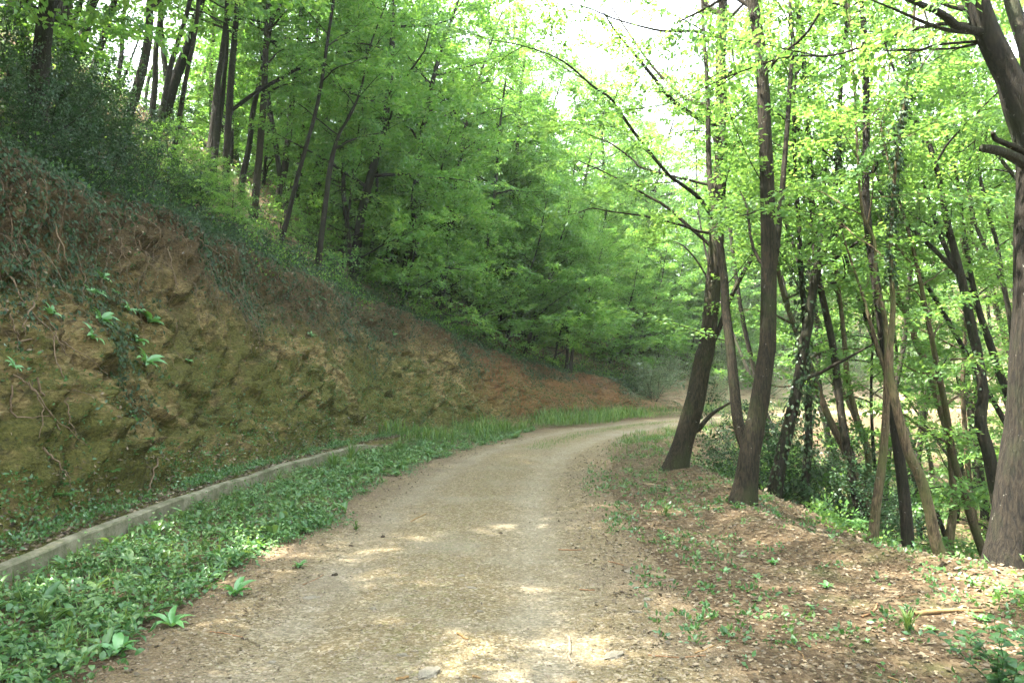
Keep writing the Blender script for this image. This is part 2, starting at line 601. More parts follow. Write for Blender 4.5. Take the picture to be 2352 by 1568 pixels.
def bank_material():
    t = NT("earth_bank")
    c = t.coord("Object")
    up = t.attr("up")
    al = t.attr("along")
    rough = t.attr("slab")
    big = t.noise(c, 0.75, 5, 0.6)
    med = t.noise(c, 4.0, 6, 0.65, 0.6)
    mp = t.n("ShaderNodeMapping")
    mp.inputs["Rotation"].default_value = (0.75, 0.3, 0.25)
    mp.inputs["Scale"].default_value = (4, 1.1, 6)
    t.l(c, mp.inputs["Vector"])
    streak = t.noise(mp.outputs[0], 3.0, 6, 0.7, 0.8)
    fine = t.noise(c, 32, 5, 0.7)
    rock = t.ramp(streak, [(0.30, (0.042, 0.032, 0.014)), (0.45, (0.130, 0.096, 0.038)), (0.58, (0.23, 0.175, 0.074)), (0.75, (0.35, 0.29, 0.16))])
    moss = t.ramp(fine, [(0.3, (0.024, 0.030, 0.008)), (0.5, (0.070, 0.075, 0.016)), (0.72, (0.14, 0.128, 0.032))])
    red = t.ramp(med, [(0.3, (0.07, 0.030, 0.014)), (0.6, (0.17, 0.075, 0.032)), (0.8, (0.24, 0.13, 0.065))])
    soil = t.ramp(fine, [(0.3, (0.028, 0.020, 0.012)), (0.6, (0.10, 0.068, 0.036)), (0.8, (0.17, 0.12, 0.07))])
    mk = t.math('ADD', big, t.math('MULTIPLY', t.math('SUBTRACT', med, 0.5), 0.8))
    mk = t.math('ADD', mk, t.math('MULTIPLY', maprange(t, up, 0.5, 0.0, 0, 1), 0.14))
    col = t.mix(maprange(t, mk, 0.42, 0.57, 0, 0.9), rock, moss)
    # darker root-bound soil under the turf, red earth where the cut runs into the bend
    mu = t.math('ADD', up, t.math('MULTIPLY', t.math('SUBTRACT', big, 0.5), 0.9))
    col = t.mix(maprange(t, mu, 0.55, 0.82, 0, 0.85), col, soil)
    mr = t.math('ADD', al, t.math('MULTIPLY', t.math('SUBTRACT', big, 0.5), 14.0))
    col = t.mix(maprange(t, mr, 21.5, 27, 0, 0.75), col, red)
    col = t.mix(maprange(t, t.math('ADD', al, t.math('MULTIPLY', t.math('SUBTRACT', big, 0.5), 6.0)), 31, 35, 0, 0.8), col, (0.26, 0.21, 0.13))
    crack = maprange(t, t.math('ADD', rough, t.math('MULTIPLY', t.math('SUBTRACT', fine, 0.5), 0.5)), 0.0, 0.2, 0.6, 0)
    col = t.mix(crack, col, (0.022, 0.018, 0.010))
    ht = t.math('ADD', t.math('MULTIPLY', streak, 1.3), t.math('MULTIPLY', fine, 0.6))
    return t.principled(col, 0.92, 0.15, ht, 1.0, 0.08)


def concrete_material():
    t = NT("weathered_concrete")
    c = t.coord("Object")
    n = t.noise(c, 2.2, 6, 0.7)
    f = t.noise(c, 30, 4, 0.7)
    col = t.ramp(n, [(0.3, (0.095, 0.090, 0.058)), (0.6, (0.175, 0.165, 0.115)), (0.8, (0.24, 0.23, 0.17))])
    col = t.mix(t.ramp(t.noise(c, 5, 5, 0.75), [(0.44, 0.0), (0.62, 0.8)]), col, (0.050, 0.058, 0.024))
    return t.principled(col, 0.9, 0.2, t.math('ADD', n, f), 0.5, 0.015)


def stone_material(name, a, b):
    t = NT(name)
    c = t.coord("Object")
    n = t.noise(c, 9, 5, 0.65)
    info = t.n("ShaderNodeObjectInfo").outputs["Random"]
    at_ = t.attr("tint")
    col = t.mix(t.math('ADD', t.math('MULTIPLY', info, 0.5), t.math('MULTIPLY', at_, 0.5)), a, b)
    col = t.mix(t.ramp(n, [(0.35, 0.0), (0.7, 0.45)]), col, (0.13, 0.11, 0.07))
    return t.principled(col, 0.9, 0.2, n, 0.6, 0.02)


def wood_material(name, a, b):
    t = NT(name)
    n = t.noise(t.coord("Object", (14, 14, 14)), 2.0, 5, 0.7)
    col = t.ramp(n, [(0.3, a), (0.7, b)])
    return t.principled(col, 0.9, 0.1, n, 0.6, 0.01)


M["ground"] = ground_material()
M["road"] = road_material()
M["soil"] = litter_soil_material()
M["bank"] = bank_material()
M["concrete"] = concrete_material()
M["stone"] = stone_material("pale_stone", (0.13, 0.115, 0.085), (0.25, 0.23, 0.185))
M["stone_tan"] = stone_material("tan_stone", (0.11, 0.082, 0.045), (0.20, 0.155, 0.095))
M["pebble"] = stone_material("gravel_stone", (0.075, 0.055, 0.033), (0.25, 0.215, 0.16))
M["wood_pale"] = wood_material("bleached_wood", (0.16, 0.125, 0.08), (0.32, 0.265, 0.19))
M["wood_brown"] = wood_material("brown_wood", (0.10, 0.055, 0.03), (0.24, 0.14, 0.075))
M["wood_tan"] = wood_material("tan_wood", (0.12, 0.075, 0.032), (0.22, 0.145, 0.07))
M["wood_dark"] = wood_material("dark_wood", (0.012, 0.010, 0.008), (0.05, 0.038, 0.026))
M["vine"] = wood_material("dry_vine", (0.06, 0.042, 0.027), (0.17, 0.125, 0.08))


# ------------------------------------------------------------------ the setting
def axis(lo, hi, fine_lo, fine_hi, step, grow=1.09):
    a = list(np.arange(fine_lo, fine_hi, step))
    s, v = step, fine_hi
    while v < hi:
        a.append(v)
        s *= grow
        v += s
    a.append(hi)
    s, v = step, fine_lo
    while v > lo:
        s *= grow
        v -= s
        a.insert(0, max(v, lo))
    return np.array(a)


gx = axis(-320, 320, -13, 15, 0.28)
gy = axis(-60, 420, -4, 44, 0.3)
X, Y = np.meshgrid(gx, gy)
zz, dd, ss_ = terrain(X, Y)
dip = 0.10 * sstep(-3.9, -3.0, dd) * sstep(5.6, 5.0, dd) + 1.0 * sstep(-6.9, -6.1, dd) * sstep(-3.3, -3.7, dd)
zz = zz - dip * sstep(-45, -30, ss_) * (1 - sstep(58, 60, ss_))
nx, ny = len(gx), len(gy)
ii, jj = np.meshgrid(np.arange(nx - 1), np.arange(ny - 1))
a0 = (jj * nx + ii).ravel()
o = obj("ground", mesh("ground", np.stack([X.ravel(), Y.ravel(), zz], 1), np.stack([a0, a0 + 1, a0 + nx + 1, a0 + nx], 1)), M["ground"])
tag(o, kind="structure")


def surf_z(x, y, s, d):
    z = profile(d, s)
    out = sstep(-1.2, -2.2, d) + sstep(1.2, 2.4, d)
    z = z + (n2(x, y, 1.6, 3, 5.5) * 0.05 + n2(x, y, 7.0, 2, 9.0) * 0.012) * (0.5 + out)
    z = z + sstep(3.8, 6.0, d) * (n2(x, y, 0.35, 3, 3.1) * 0.7)
    return z


def strip(name, d0, d1, nd, srow, mat):
    d = np.linspace(d0, d1, nd)
    S, D = np.meshgrid(srow, d, indexing="ij")
    c, r = curve(S)
    x = c[..., 0] + r[..., 0] * D
    y = c[..., 1] + r[..., 1] * D
    z = surf_z(x.ravel(), y.ravel(), S.ravel(), D.ravel())
    V = np.stack([x.ravel(), y.ravel(), z], 1)
    n, k = S.shape
    i, j = np.meshgrid(np.arange(n - 1), np.arange(k - 1), indexing="ij")
    a = (i * k + j).ravel()
    o = obj(name, mesh(name, V, np.stack([a, a + 1, a + k + 1, a + k], 1), attrs={"lat": D.ravel()}), mat)
    return tag(o, kind="structure")


srow = np.concatenate([np.arange(-30, 2, 0.5), np.arange(2, 14, 0.06), np.arange(14, 34, 0.14), np.arange(34, 60, 0.5)])
strip("verge", -3.42, -1.75, 28, srow, M["soil"])
strip("road", -1.75, 1.75, 60, srow, M["road"])
strip("shoulder", 1.75, 5.4, 60, srow, M["soil"])


def road_pt(s, d):
    """world points and heights on verge, road or shoulder"""
    s = np.atleast_1d(np.asarray(s, float))
    d = np.atleast_1d(np.asarray(d, float))
    c, r = curve(s)
    x = c[:, 0] + r[:, 0] * d
    y = c[:, 1] + r[:, 1] * d
    return np.stack([x, y, surf_z(x, y, s, d)], 1)


def facets(a, b, seed):
    """random tilted flat faces (a cell pattern in a, b): height of the face, and distance from its edge"""
    ia, ib = np.floor(a).astype(int), np.floor(b).astype(int)
    d1 = np.full(a.shape, 9.0)
    d2 = np.full(a.shape, 9.0)
    hh = np.zeros(a.shape)
    for da in (-1, 0, 1):
        for db in (-1, 0, 1):
            ca, cb = ia + da, ib + db
            z = np.full(a.shape, seed)
            r1, r2, r3, r4, r5 = (_hash(ca, cb, z + k) for k in range(5))
            oa, ob = a - (ca + r1), b - (cb + r2)
            dist = np.abs(oa) * 0.4 + np.sqrt(oa * oa + ob * ob) * 0.6
            new = dist < d1
            d2 = np.where(new, d1, np.minimum(d2, dist))
            hh = np.where(new, (r3 - 0.5) + (r4 - 0.5) * 1.3 * oa + (r5 - 0.75) * 1.6 * ob, hh)
            d1 = np.where(new, dist, d1)
    return hh, (d2 - d1) * 2.5


# the cut bank: rows along the road, columns from the gutter to just over the crest
def bank_surface(S, Vv):
    """S chainage, Vv 0..1 up the face (beyond 1: over the crest)"""
    S = np.asarray(S, float)
    Vv = np.asarray(Vv, float)
    shp = S.shape
    c, r = curve(S)
    Hb = bank_h(S)
    d = np.interp(Vv, [-0.12, 0, 1, 1.25], [-3.40, D_BASE, D_TOP, D_TOP - 0.9])
    z = profile(d, S)
    x = c[..., 0] + r[..., 0] * d
    y = c[..., 1] + r[..., 1] * d
    face = sstep(0.0, 0.12, Vv) * sstep(1.2, 0.9, Vv)
    h = Vv * Hb * 1.12
    # beds of slaty rock dip down along the road: long facets with stepped edges
    ca, sa = math.cos(0.85), math.sin(0.85)
    q1 = S * ca + h * sa
    q2 = -S * sa + h * ca
    P = np.stack([q1.ravel() * 0.55, q2.ravel() * 1.5, np.zeros(S.size)], 1)
    wob = fbm(np.stack([S.ravel() * 0.9, h.ravel() * 0.9, np.full(S.size, 4.0)], 1), 3)
    b = fbm(P + wob[:, None] * 1.3, 3) * 7.0
    saw = b - np.floor(b)
    slab = (np.floor(b) * 0.55 + np.minimum(saw * 1.0, (1 - saw) * 6.0) * 0.8) / 7.0
    fa, ea = facets(q1.ravel() * 1.35 + wob * 1.2, q2.ravel() * 3.0 + wob * 1.2, 11)
    fb, eb = facets(q1.ravel() * 3.6 + wob * 2.0, q2.ravel() * 7.5 - wob * 2.0, 23)
    big = fbm(np.stack([S.ravel() * 0.45, h.ravel() * 0.6, np.full(S.size, 1.0)], 1), 3) - 0.5
    fine = fbm(np.stack([S.ravel() * 5, h.ravel() * 6, np.full(S.size, 2.0)], 1), 4) - 0.5
    lowq = sstep(30, 22, S).ravel()
    bare = sstep(0.36, 0.6, fbm(np.stack([S.ravel() * 0.5 + 9, h.ravel() * 0.6, np.full(S.size, 6.0)], 1), 3) + 0.06)
    disp = (big * 0.85 + (slab - 0.3) * 0.55 * (0.35 + 0.65 * lowq) + (fa * 0.17 + fb * 0.09) * (0.3 + 0.7 * lowq) * (0.35 + 0.65 * bare) + fine * 0.20) * face.ravel()
    slab = np.clip(np.minimum(ea, eb * 1.3), 0, 1)
    # overhang of roots just under the crest
    ov = np.exp(-((Vv - 0.88) / 0.09) ** 2).ravel() * (0.10 + 0.35 * (fbm(np.stack([S.ravel() * 1.3, np.zeros(S.size), np.zeros(S.size)], 1), 2) - 0.35))
    disp = disp + ov * sstep(0, 1, bank_h(S).ravel() - 1.2)
    nx_, ny_, nz_ = (r[..., 0] * 0.88).ravel(), (r[..., 1] * 0.88).ravel(), 0.47
    V = np.stack([x.ravel() + nx_ * disp, y.ravel() + ny_ * disp, z.ravel() + nz_ * disp], 1)
    return V, slab, np.stack([nx_, ny_, np.full(S.size, nz_)], 1)


sb = np.concatenate([np.arange(-14, 3, 0.3), np.arange(3, 20, 0.045), np.arange(20, 32, 0.09), np.arange(32, 60, 0.35)])
vb = np.concatenate([np.linspace(-0.12, -0.01, 5), np.linspace(0, 1.0, 105), np.linspace(1.02, 1.25, 10)])
SBm, VBm = np.meshgrid(sb, vb, indexing="ij")
Vb, slab_, Nb = bank_surface(SBm, VBm)
n_, k_ = SBm.shape
i_, j_ = np.meshgrid(np.arange(n_ - 1), np.arange(k_ - 1), indexing="ij")
a_ = (i_ * k_ + j_).ravel()
o = obj("bank", mesh("bank", Vb, np.stack([a_, a_ + k_, a_ + k_ + 1, a_ + 1], 1),
                     attrs={"up": VBm.ravel(), "along": SBm.ravel(), "slab": slab_}), M["bank"])
tag(o, kind="structure")

# low concrete kerb
ks = np.concatenate([np.arange(-4, 20.6, 0.1)])
c, r = curve(ks)
prof = np.array([(-3.34, -0.1), (-3.335, 0.155), (-3.345, 0.172), (-3.425, 0.178), (-3.437, 0.16), (-3.445, -0.1)])
kz = n2(ks, ks * 0, 0.8, 3, 2.0) * 0.05 + (_hash(np.floor(ks / 2.3), ks * 0, ks * 0) - 0.5) * 0.022
K = np.zeros((len(ks), len(prof), 3))
sink = -0.18 * sstep(14.5, 18.5, ks) + 0.03 * np.sin(ks * 2.1) * sstep(13, 16, ks)
for q, (pd, pz) in enumerate(prof):
    jit = n2(ks, ks * 0 + q, 3.0, 3, 8.0) * 0.02
    K[:, q, 0] = c[:, 0] + r[:, 0] * (pd + jit)
    K[:, q, 1] = c[:, 1] + r[:, 1] * (pd + jit)
    K[:, q, 2] = pz + kz * (pz > 0) + jit * 0.6 + (sink if pz > 0 else 0)
n, k = len(ks), len(prof)
i, j = np.meshgrid(np.arange(n - 1), np.arange(k - 1), indexing="ij")
a = (i * k + j).ravel()
o = obj("concrete_kerb", mesh("concrete_kerb", K.reshape(-1, 3), np.stack([a, a + k, a + k + 1, a + 1], 1), smooth=False), M["concrete"])
tag(o, "low weathered concrete kerb running along the foot of the earth bank", "kerb")
# ------------------------------------------------------------------ growing trees
def wander(p, d, L, n, wob, up):
    pts = [np.array(p, float)]
    d = np.array(d, float)
    for _ in range(n):
        d = d + rng.normal(0, wob, 3) + np.array([0, 0, up])
        d = d / np.linalg.norm(d)
        pts.append(pts[-1] + d * L / n)
    return np.array(pts)


def foliage(prims, lo=0.22, step=0.24, sec=0.55, twigs=11, twig=0.38, leaf=0.09, per=13, rsec=0.006, droop=-0.03, thick=0.35):
    """side branches in flat sprays along the main branches; returns branch tubes and leaf arrays"""
    tubes = []
    O, D, Ln, Nn = [], [], [], []
    for pts in prims:
        seg = np.linalg.norm(np.diff(pts, axis=0), axis=1)
        L = seg.sum()
        cum = np.concatenate([[0], np.cumsum(seg)]) / L
        m = max(3, int(L * (1 - lo) / step))
        side = 1 if rng.random() < 0.5 else -1
        for f in np.linspace(lo, 1.0, m):
            side = -side
            p = np.array([np.interp(f, cum, pts[:, q]) for q in range(3)])
            q2 = np.array([np.interp(min(1, f + 0.06), cum, pts[:, q]) for q in range(3)])
            q1 = np.array([np.interp(max(0, f - 0.06), cum, pts[:, q]) for q in range(3)])
            T = (q2 - q1) / max(1e-6, np.linalg.norm(q2 - q1))
            upv = np.array([0, 0, 1.0]) + rng.normal(0, thick, 3)
            sd = np.cross(T, upv)
            sd /= max(1e-6, np.linalg.norm(sd))
            a = rng.uniform(0.7, 1.15) if f < 0.97 else 0.0
            d = T * math.cos(a) + sd * side * math.sin(a)
            d[2] = d[2] * 0.6 + 0.05
            d /= np.linalg.norm(d)
            L2 = (sec * L * (1.05 - 0.75 * f) + 0.25) * rng.uniform(0.7, 1.25)
            L2 = min(L2, 1.7)
            sp = wander(p, d, L2, 4, 0.10, droop)
            tubes.append((sp, np.linspace(rsec * (0.5 + L2 * 0.7), 0.0025, 5), 3))
            k = max(2, int(twigs * (0.4 + L2)))
            for g in np.linspace(0.12, 1.0, k):
                ii_ = g * 4
                i0 = min(3, int(ii_))
                O.append(sp[i0] + (sp[i0 + 1] - sp[i0]) * (ii_ - i0))
                D.append(sp[i0 + 1] - sp[i0])
                Ln.append(twig * rng.uniform(0.55, 1.25) * (1.1 - 0.4 * g))
                Nn.append(upv)
    O, D, Ln, Nn = np.array(O), nrm(np.array(D)), np.array(Ln), np.array(Nn)
    n = len(O)
    sgn = np.where(np.arange(n) % 2 == 0, 1.0, -1.0)
    Nn = nrm(Nn + rng.normal(0, 0.25, (n, 3)))
    S = nrm(np.cross(D, Nn))
    ang = rng.uniform(0.4, 1.3, n)
    Dt = nrm(D * np.cos(ang)[:, None] + S * (sgn * np.sin(ang))[:, None] + rng.normal(0, 0.12, (n, 3)))
    # leaves in alternate rows along every twig
    f = (np.arange(per) + 0.4) / per
    P = O[:, None, :] + Dt[:, None, :] * (Ln[:, None] * f[None])[..., None]
    P[..., 2] -= (Ln[:, None] * f[None]) ** 2 * 0.25
    St = nrm(np.cross(Dt, Nn))
    alt = np.where(np.arange(per) % 2 == 0, 1.0, -1.0)
    U = Dt[:, None, :] * 0.55 + St[:, None, :] * (alt[None] * 0.85)[..., None] + rng.normal(0, 0.28, (n, per, 3))
    U[..., 2] -= 0.18
    W = Nn[:, None, :] + rng.normal(0, 0.42, (n, per, 3))
    P = (P + rng.normal(0, 0.025, P.shape)).reshape(-1, 3)
    sz = leaf * rng.uniform(0.55, 1.25, n * per)
    tn = np.clip(np.repeat(rng.normal(0.5, 0.17, n), per) + rng.normal(0, 0.13, n * per), 0, 1)
    return tubes, stamp(*LEAF4, P, U.reshape(-1, 3), W.reshape(-1, 3), sz, tn)


def tubes_mesh(name, tubes, off=None, rough=0.0):
    parts = []
    for t_ in tubes:
        pts, rad, k = t_[:3]
        parts.append(tube(pts, rad, k if k % 2 == 0 or k == 3 else k + 1, rough, rng.random() * 50, cap=(k % 2 == 0)))
    V, Fc, T = join(parts)
    if off is not None:
        V = V - off
    return mesh(name, V, Fc)


def ivy_leaves(pts, rad, t0, t1, dens, size=0.075, puff=1.0):
    seg = np.linalg.norm(np.diff(pts, axis=0), axis=1)
    cum = np.concatenate([[0], np.cumsum(seg)])
    L = cum[-1]
    n = int(dens * L * (t1 - t0))
    q = rng.uniform(t0, t1, n) * L
    keep = fbm(np.stack([q * 1.3, np.zeros(n), np.full(n, rng.random() * 30)], 1), 2) > 0.40
    q = q[keep]
    n = len(q)
    C = np.stack([np.interp(q, cum, pts[:, i]) for i in range(3)], 1)
    R = np.interp(q, cum, rad)
    th = rng.uniform(0, 2 * math.pi, n)
    N = np.stack([np.cos(th), np.sin(th), rng.normal(0, 0.3, n)], 1)
    O = C + N * (R * 0.95 + np.abs(rng.normal(0, 0.05 * puff, n)))[:, None]
    U = np.stack([rng.normal(0, 0.5, n), rng.normal(0, 0.5, n), -np.ones(n)], 1) + N * 0.5
    return stamp(*LEAF4, O, U, N + rng.normal(0, 0.35, (n, 3)), size * rng.uniform(0.6, 1.3, n), rng.random(n))


def px_path(pts, depth, ddepth=0.0):
    n = len(pts)
    return np.array([at(p[0], p[1], depth + ddepth * i / max(1, n - 1)) for i, p in enumerate(pts)])


def put(parent, name, data, mat, off):
    V, Fc, T = data
    return obj(name, mesh(name, V - off, Fc, T), M[mat], parent)


HERO = []


def photo_tree(label, pts, depth=None, limbs=(), bark="bark_dark", leafm="leaf", auto=6, auto_from=0.45, top=11.0, ivy=None,
               group=None, leaf=0.09, blen=(1.5, 3.0), per=13, lean=0.0, name="tree", step=0.24, sides=14, azim=None):
    """a tree whose stem follows (x, y, width) marks seen in the photograph, standing at its own depth on the ground"""
    base = hit(pts[0][0], pts[0][1]) if depth is None else None
    Y = base[1] if depth is None else depth
    st = px_path(pts, Y, lean)
    rd = np.array([p[2] for p in pts], float) * (Y + lean * np.linspace(0, 1, len(pts))) / F / 2
    # root: carry the stem down into the ground
    d0 = nrm((st[1] - st[0])[None])[0]
    p = st[0].copy()
    k = 0
    while p[2] > ground_z(p[0], p[1]) - 0.25 and k < 80:
        p = p - d0 * 0.1
        k += 1
    if k == 0:
        p = st[0] - d0 * 0.3
    vis = st[0]
    foot = np.array([p[0], p[1], ground_z(p[0], p[1])])
    st = np.vstack([p[None], st])
    rd = np.concatenate([[rd[0] * 1.25], rd])
    # crown end beyond the frame
    T = nrm((st[-1] - st[-2])[None])[0]
    if st[-1][2] < foot[2] + top:
        need = max(0.5, (foot[2] + top - st[-1][2]))
        w = wander(st[-1], T, need, max(3, int(need / 0.8)), 0.07, 0.05)[1:]
        st = np.vstack([st, w])
        rd = np.concatenate([rd, np.linspace(rd[-1], 0.012, len(w) + 1)[1:]])
    nn = max(14, int(np.linalg.norm(np.diff(st, axis=0), axis=1).sum() / 0.14))
    L0 = np.linspace(0, 1, len(st))
    path = smooth_path(st, nn)
    tr = np.interp(np.linspace(0, 1, nn), L0, rd)
    hgt = path[:, 2] - foot[2]
    tr = tr * (1 + 0.38 * np.exp(-np.clip(hgt, 0, 9) / 0.18))
    path = path + np.stack([n2(path[:, 2], path[:, 0] * 0, 0.9, 2, rng.random() * 40), n2(path[:, 2], path[:, 0] * 0, 0.9, 2, rng.random() * 40), 0 * path[:, 2]], 1) * (tr * 0.5)[:, None]
    r = root(name, foot, label, "tree", group)
    V, Fc, Tn = tube(path, tr, sides, 0.13, rng.random() * 60)
    put(r, "trunk", (V, Fc, Tn), bark, foot)
    prims = []
    for L in limbs:
        lp, dd_ = L[0], L[1]
        lpts = px_path(lp, Y + lean * 0.5, dd_)
        j = np.linalg.norm(path - lpts[0], axis=1).argmin()
        lpts[0] = path[j]
        m = max(8, int(np.linalg.norm(np.diff(lpts, axis=0), axis=1).sum() / 0.16))
        lw = np.interp(np.linspace(0, 1, m), np.linspace(0, 1, len(lp)), [q[2] for q in lp]) * Y / F / 2
        sp = smooth_path(lpts, m)
        V, Fc, Tn = tube(sp, lw, 6, 0.08, rng.random() * 60)
        put(r, "limb", (V, Fc, Tn), bark, foot)
        if len(L) < 3 or L[2]:
            prims.append(sp)
    tub = []
    for i in range(auto):
        t_ = auto_from + (1 - auto_from) * (i + rng.random() * 0.8) / max(1, auto)
        j = min(nn - 2, int(t_ * (nn - 1)))
        az = rng.uniform(0, 2 * math.pi) if azim is None else rng.normal(azim, 0.9)
        el = rng.uniform(0.1, 0.7) + 0.4 * t_
        d = np.array([math.cos(az) * math.cos(el), math.sin(az) * math.cos(el), math.sin(el)])
        Lb = rng.uniform(*blen) * (1.15 - 0.5 * t_)
        sp = wander(path[j], d, Lb, 7, 0.13, -0.01)
        tub.append((sp, np.linspace(min(tr[j] * 0.5, 0.012 + 0.014 * Lb), 0.004, 8), 5))
        prims.append(sp)
    if prims:
        sec, lv = foliage(prims, leaf=leaf, per=per, step=step)
        bm = tubes_mesh("branches", tub + sec, foot)
        obj("branches", bm, M[bark], r)
        put(r, "crown", lv, leafm, foot)
    if ivy:
        put(r, "ivy", ivy_leaves(path, tr, *ivy), "ivy" if len(ivy) < 6 else "bush", foot)
    HERO.append((label, pts, Y))
    return r


GL = "trees on the left hillside"
photo_tree("thick pale trunk leaning right across the top left corner", [(8, 64, 30), (38, 8, 28), (66, -50, 26)], None, bark="bark", group=GL, auto=24, auto_from=0.36, blen=(2.4, 4.6), top=12)
photo_tree("dark leaning trunk nearest the top left corner, left of the upright pair", [(68, 205, 26), (88, 130, 24), (112, 60, 22), (128, 0, 21), (150, -80, 18)], None, group=GL, auto=24, auto_from=0.36, blen=(2.4, 4.6), top=12)
photo_tree("straight upright dark trunk between two leaning ones at upper left", [(141, 188, 23), (146, 90, 22), (148, 0, 21), (151, -80, 20)], None, group=GL, auto=24, auto_from=0.36, blen=(2.4, 4.6), top=12)
photo_tree("dark trunk at upper left slanting right out of the hollow, wide at its foot", [(136, 230, 32), (160, 155, 27), (195, 75, 22), (212, 0, 18), (228, -80, 16)], None, group=GL, auto=24, auto_from=0.36, blen=(2.4, 4.6), top=12)
photo_tree("dark trunk forking at the top edge, with a kinked stem, upper left", [(288, 328, 24), (295, 270, 23), (315, 208, 21), (335, 125, 19), (344, 30, 17), (342, -60, 15)], None,
           limbs=[([(346, 22, 10), (362, 8, 8), (385, -25, 6)], 0.3)], group=GL, auto=24, auto_from=0.36, blen=(2.4, 4.6), top=12)
photo_tree("dark slanting trunk with a pale vine hanging down it, upper left", [(370, 290, 29), (395, 200, 25), (425, 125, 21), (450, 50, 18), (464, 0, 16), (490, -90, 14)], None, group=GL, auto=24, auto_from=0.36, blen=(2.4, 4.6), top=12)
photo_tree("tall thin straight trunk rooted near the crest, left of the forked slim one", [(518, 446, 17), (527, 250, 15), (536, 120, 14), (545, 0, 12), (552, -90, 11)], None,
           limbs=[([(530, 262, 9), (588, 213, 9), (655, 175, 9), (693, 157, 7), (803, 145, 4), (850, 150, 2)], 0.8)], group=GL, auto=18, auto_from=0.30, blen=(1.8, 3.6))
photo_tree("thin dark stem leaning right behind the tall straight trunk", [(492, 270, 15), (500, 190, 13), (511, 125, 12), (521, 50, 12), (534, 0, 11), (552, -80, 10)], 24.0, group=GL, auto=18, auto_from=0.30, blen=(1.8, 3.6))
photo_tree("slim pale brown trunk on the crest that forks near the top of the photo", [(582, 497, 19), (593, 392, 16), (605, 240, 15), (610, 120, 13), (614, 50, 11), (617, 0, 10), (622, -80, 9)], None,
           limbs=[([(613, 80, 9), (621, 58, 8), (636, 30, 7), (650, 4, 6), (668, -40, 5)], 0.4), ([(612, 215, 5), (650, 196, 4), (700, 190, 3)], 0.5)], bark="bark", group=GL, auto=18, auto_from=0.30, blen=(1.8, 3.6))
photo_tree("slim brown trunk just right of the forked one, leaf sprays crossing it", [(634, 470, 17), (653, 390, 16), (668, 263, 14), (686, 125, 12), (694, 0, 10), (700, -80, 9)], None, bark="bark",
           limbs=[([(685, 140, 6), (720, 136, 7), (773, 122, 7), (836, 117, 4), (900, 118, 2)], 0.6), ([(690, 108, 4), (740, 92, 4), (790, 84, 2)], 0.6)], group=GL, auto=18, auto_from=0.30, blen=(1.8, 3.6))
photo_tree("dark leaning trunk in the leaves right of the slim brown pair", [(718, 490, 20), (731, 390, 18), (748, 288, 15), (771, 175, 12), (781, 25, 8), (788, -60, 7)], None,
           limbs=[([(766, 218, 5), (835, 238, 5), (860, 262, 4), (880, 310, 3), (930, 345, 2)], 0.5)], group=GL, auto=7, auto_from=0.3)
photo_tree("thin dark stem bowed right beside the leaning trunk at mid left", [(748, 470, 12), (760, 375, 11), (778, 310, 8), (806, 262, 6), (830, 200, 5)], 21.0,
           limbs=[([(770, 345, 6), (800, 325, 6), (840, 312, 4), (880, 306, 3)], 0.4)], group=GL, auto=7, auto_from=0.3, top=8)
photo_tree("pale slanting trunk above the middle of the bank, bent limb arching right", [(872, 590, 14), (892, 545, 12), (911, 502, 11), (925, 450, 9), (936, 400, 8), (950, 330, 6)], None,
           limbs=[([(880, 570, 5), (800, 515, 6), (828, 490, 7), (876, 465, 6), (921, 452, 5), (973, 446, 3), (1040, 452, 2)], 0.5)], group=GL, auto=8, auto_from=0.3, top=8)
photo_tree("thin upright stem with drooping sprays, first of the group above the bend", [(1013, 650, 9), (1013, 517, 7), (1000, 417, 5), (990, 330, 4)], None, group=GL, auto=8, auto_from=0.2, top=7, azim=-0.6)
photo_tree("thin stem slanting right beside the upright one above the bend", [(1020, 655, 10), (1036, 592, 8), (1048, 542, 6), (1062, 470, 5)], None, group=GL, auto=8, auto_from=0.25, top=7, azim=-0.6)
photo_tree("dark stem leaning right, left member of the trio above the bend", [(1094, 716, 11), (1111, 642, 9), (1126, 542, 8), (1135, 450, 5)], None, group=GL, auto=8, auto_from=0.25, top=8, azim=-0.6)
photo_tree("dark stem with a crooked top, middle one of the trio above the bend", [(1117, 722, 10), (1126, 655, 9), (1156, 600, 7), (1165, 520, 5)], None, group=GL, auto=8, auto_from=0.25, top=8, azim=-0.6)
photo_tree("thickest dark trunk of the trio above the bend, on its right", [(1139, 738, 15), (1161, 655, 13), (1171, 592, 11), (1188, 500, 8)], None, group=GL, auto=9, auto_from=0.25, top=8, azim=-0.6)
photo_tree("single dark trunk slanting right just above the reddish cut", [(1203, 822, 10), (1215, 782, 9), (1233, 705, 8), (1251, 662, 7), (1269, 622, 6), (1285, 560, 4)], None,
           limbs=[([(1243, 690, 3), (1275, 690, 3), (1330, 700, 2)], 0.3)], group=GL, auto=10, auto_from=0.25, top=6.5, azim=-0.8)
photo_tree("left stem of the slim upright pair at the end of the bank", [(1300, 862, 9), (1303, 784, 7), (1301, 717, 6), (1303, 650, 4)], None, group=GL, auto=9, auto_from=0.25, top=5.5, azim=-0.8)
photo_tree("right stem of the slim pair at the end of the bank, leaning right", [(1309, 864, 9), (1318, 782, 7), (1331, 730, 6), (1346, 690, 5), (1360, 640, 3)], None, group=GL, auto=9, auto_from=0.25, top=5.5, azim=-0.8)

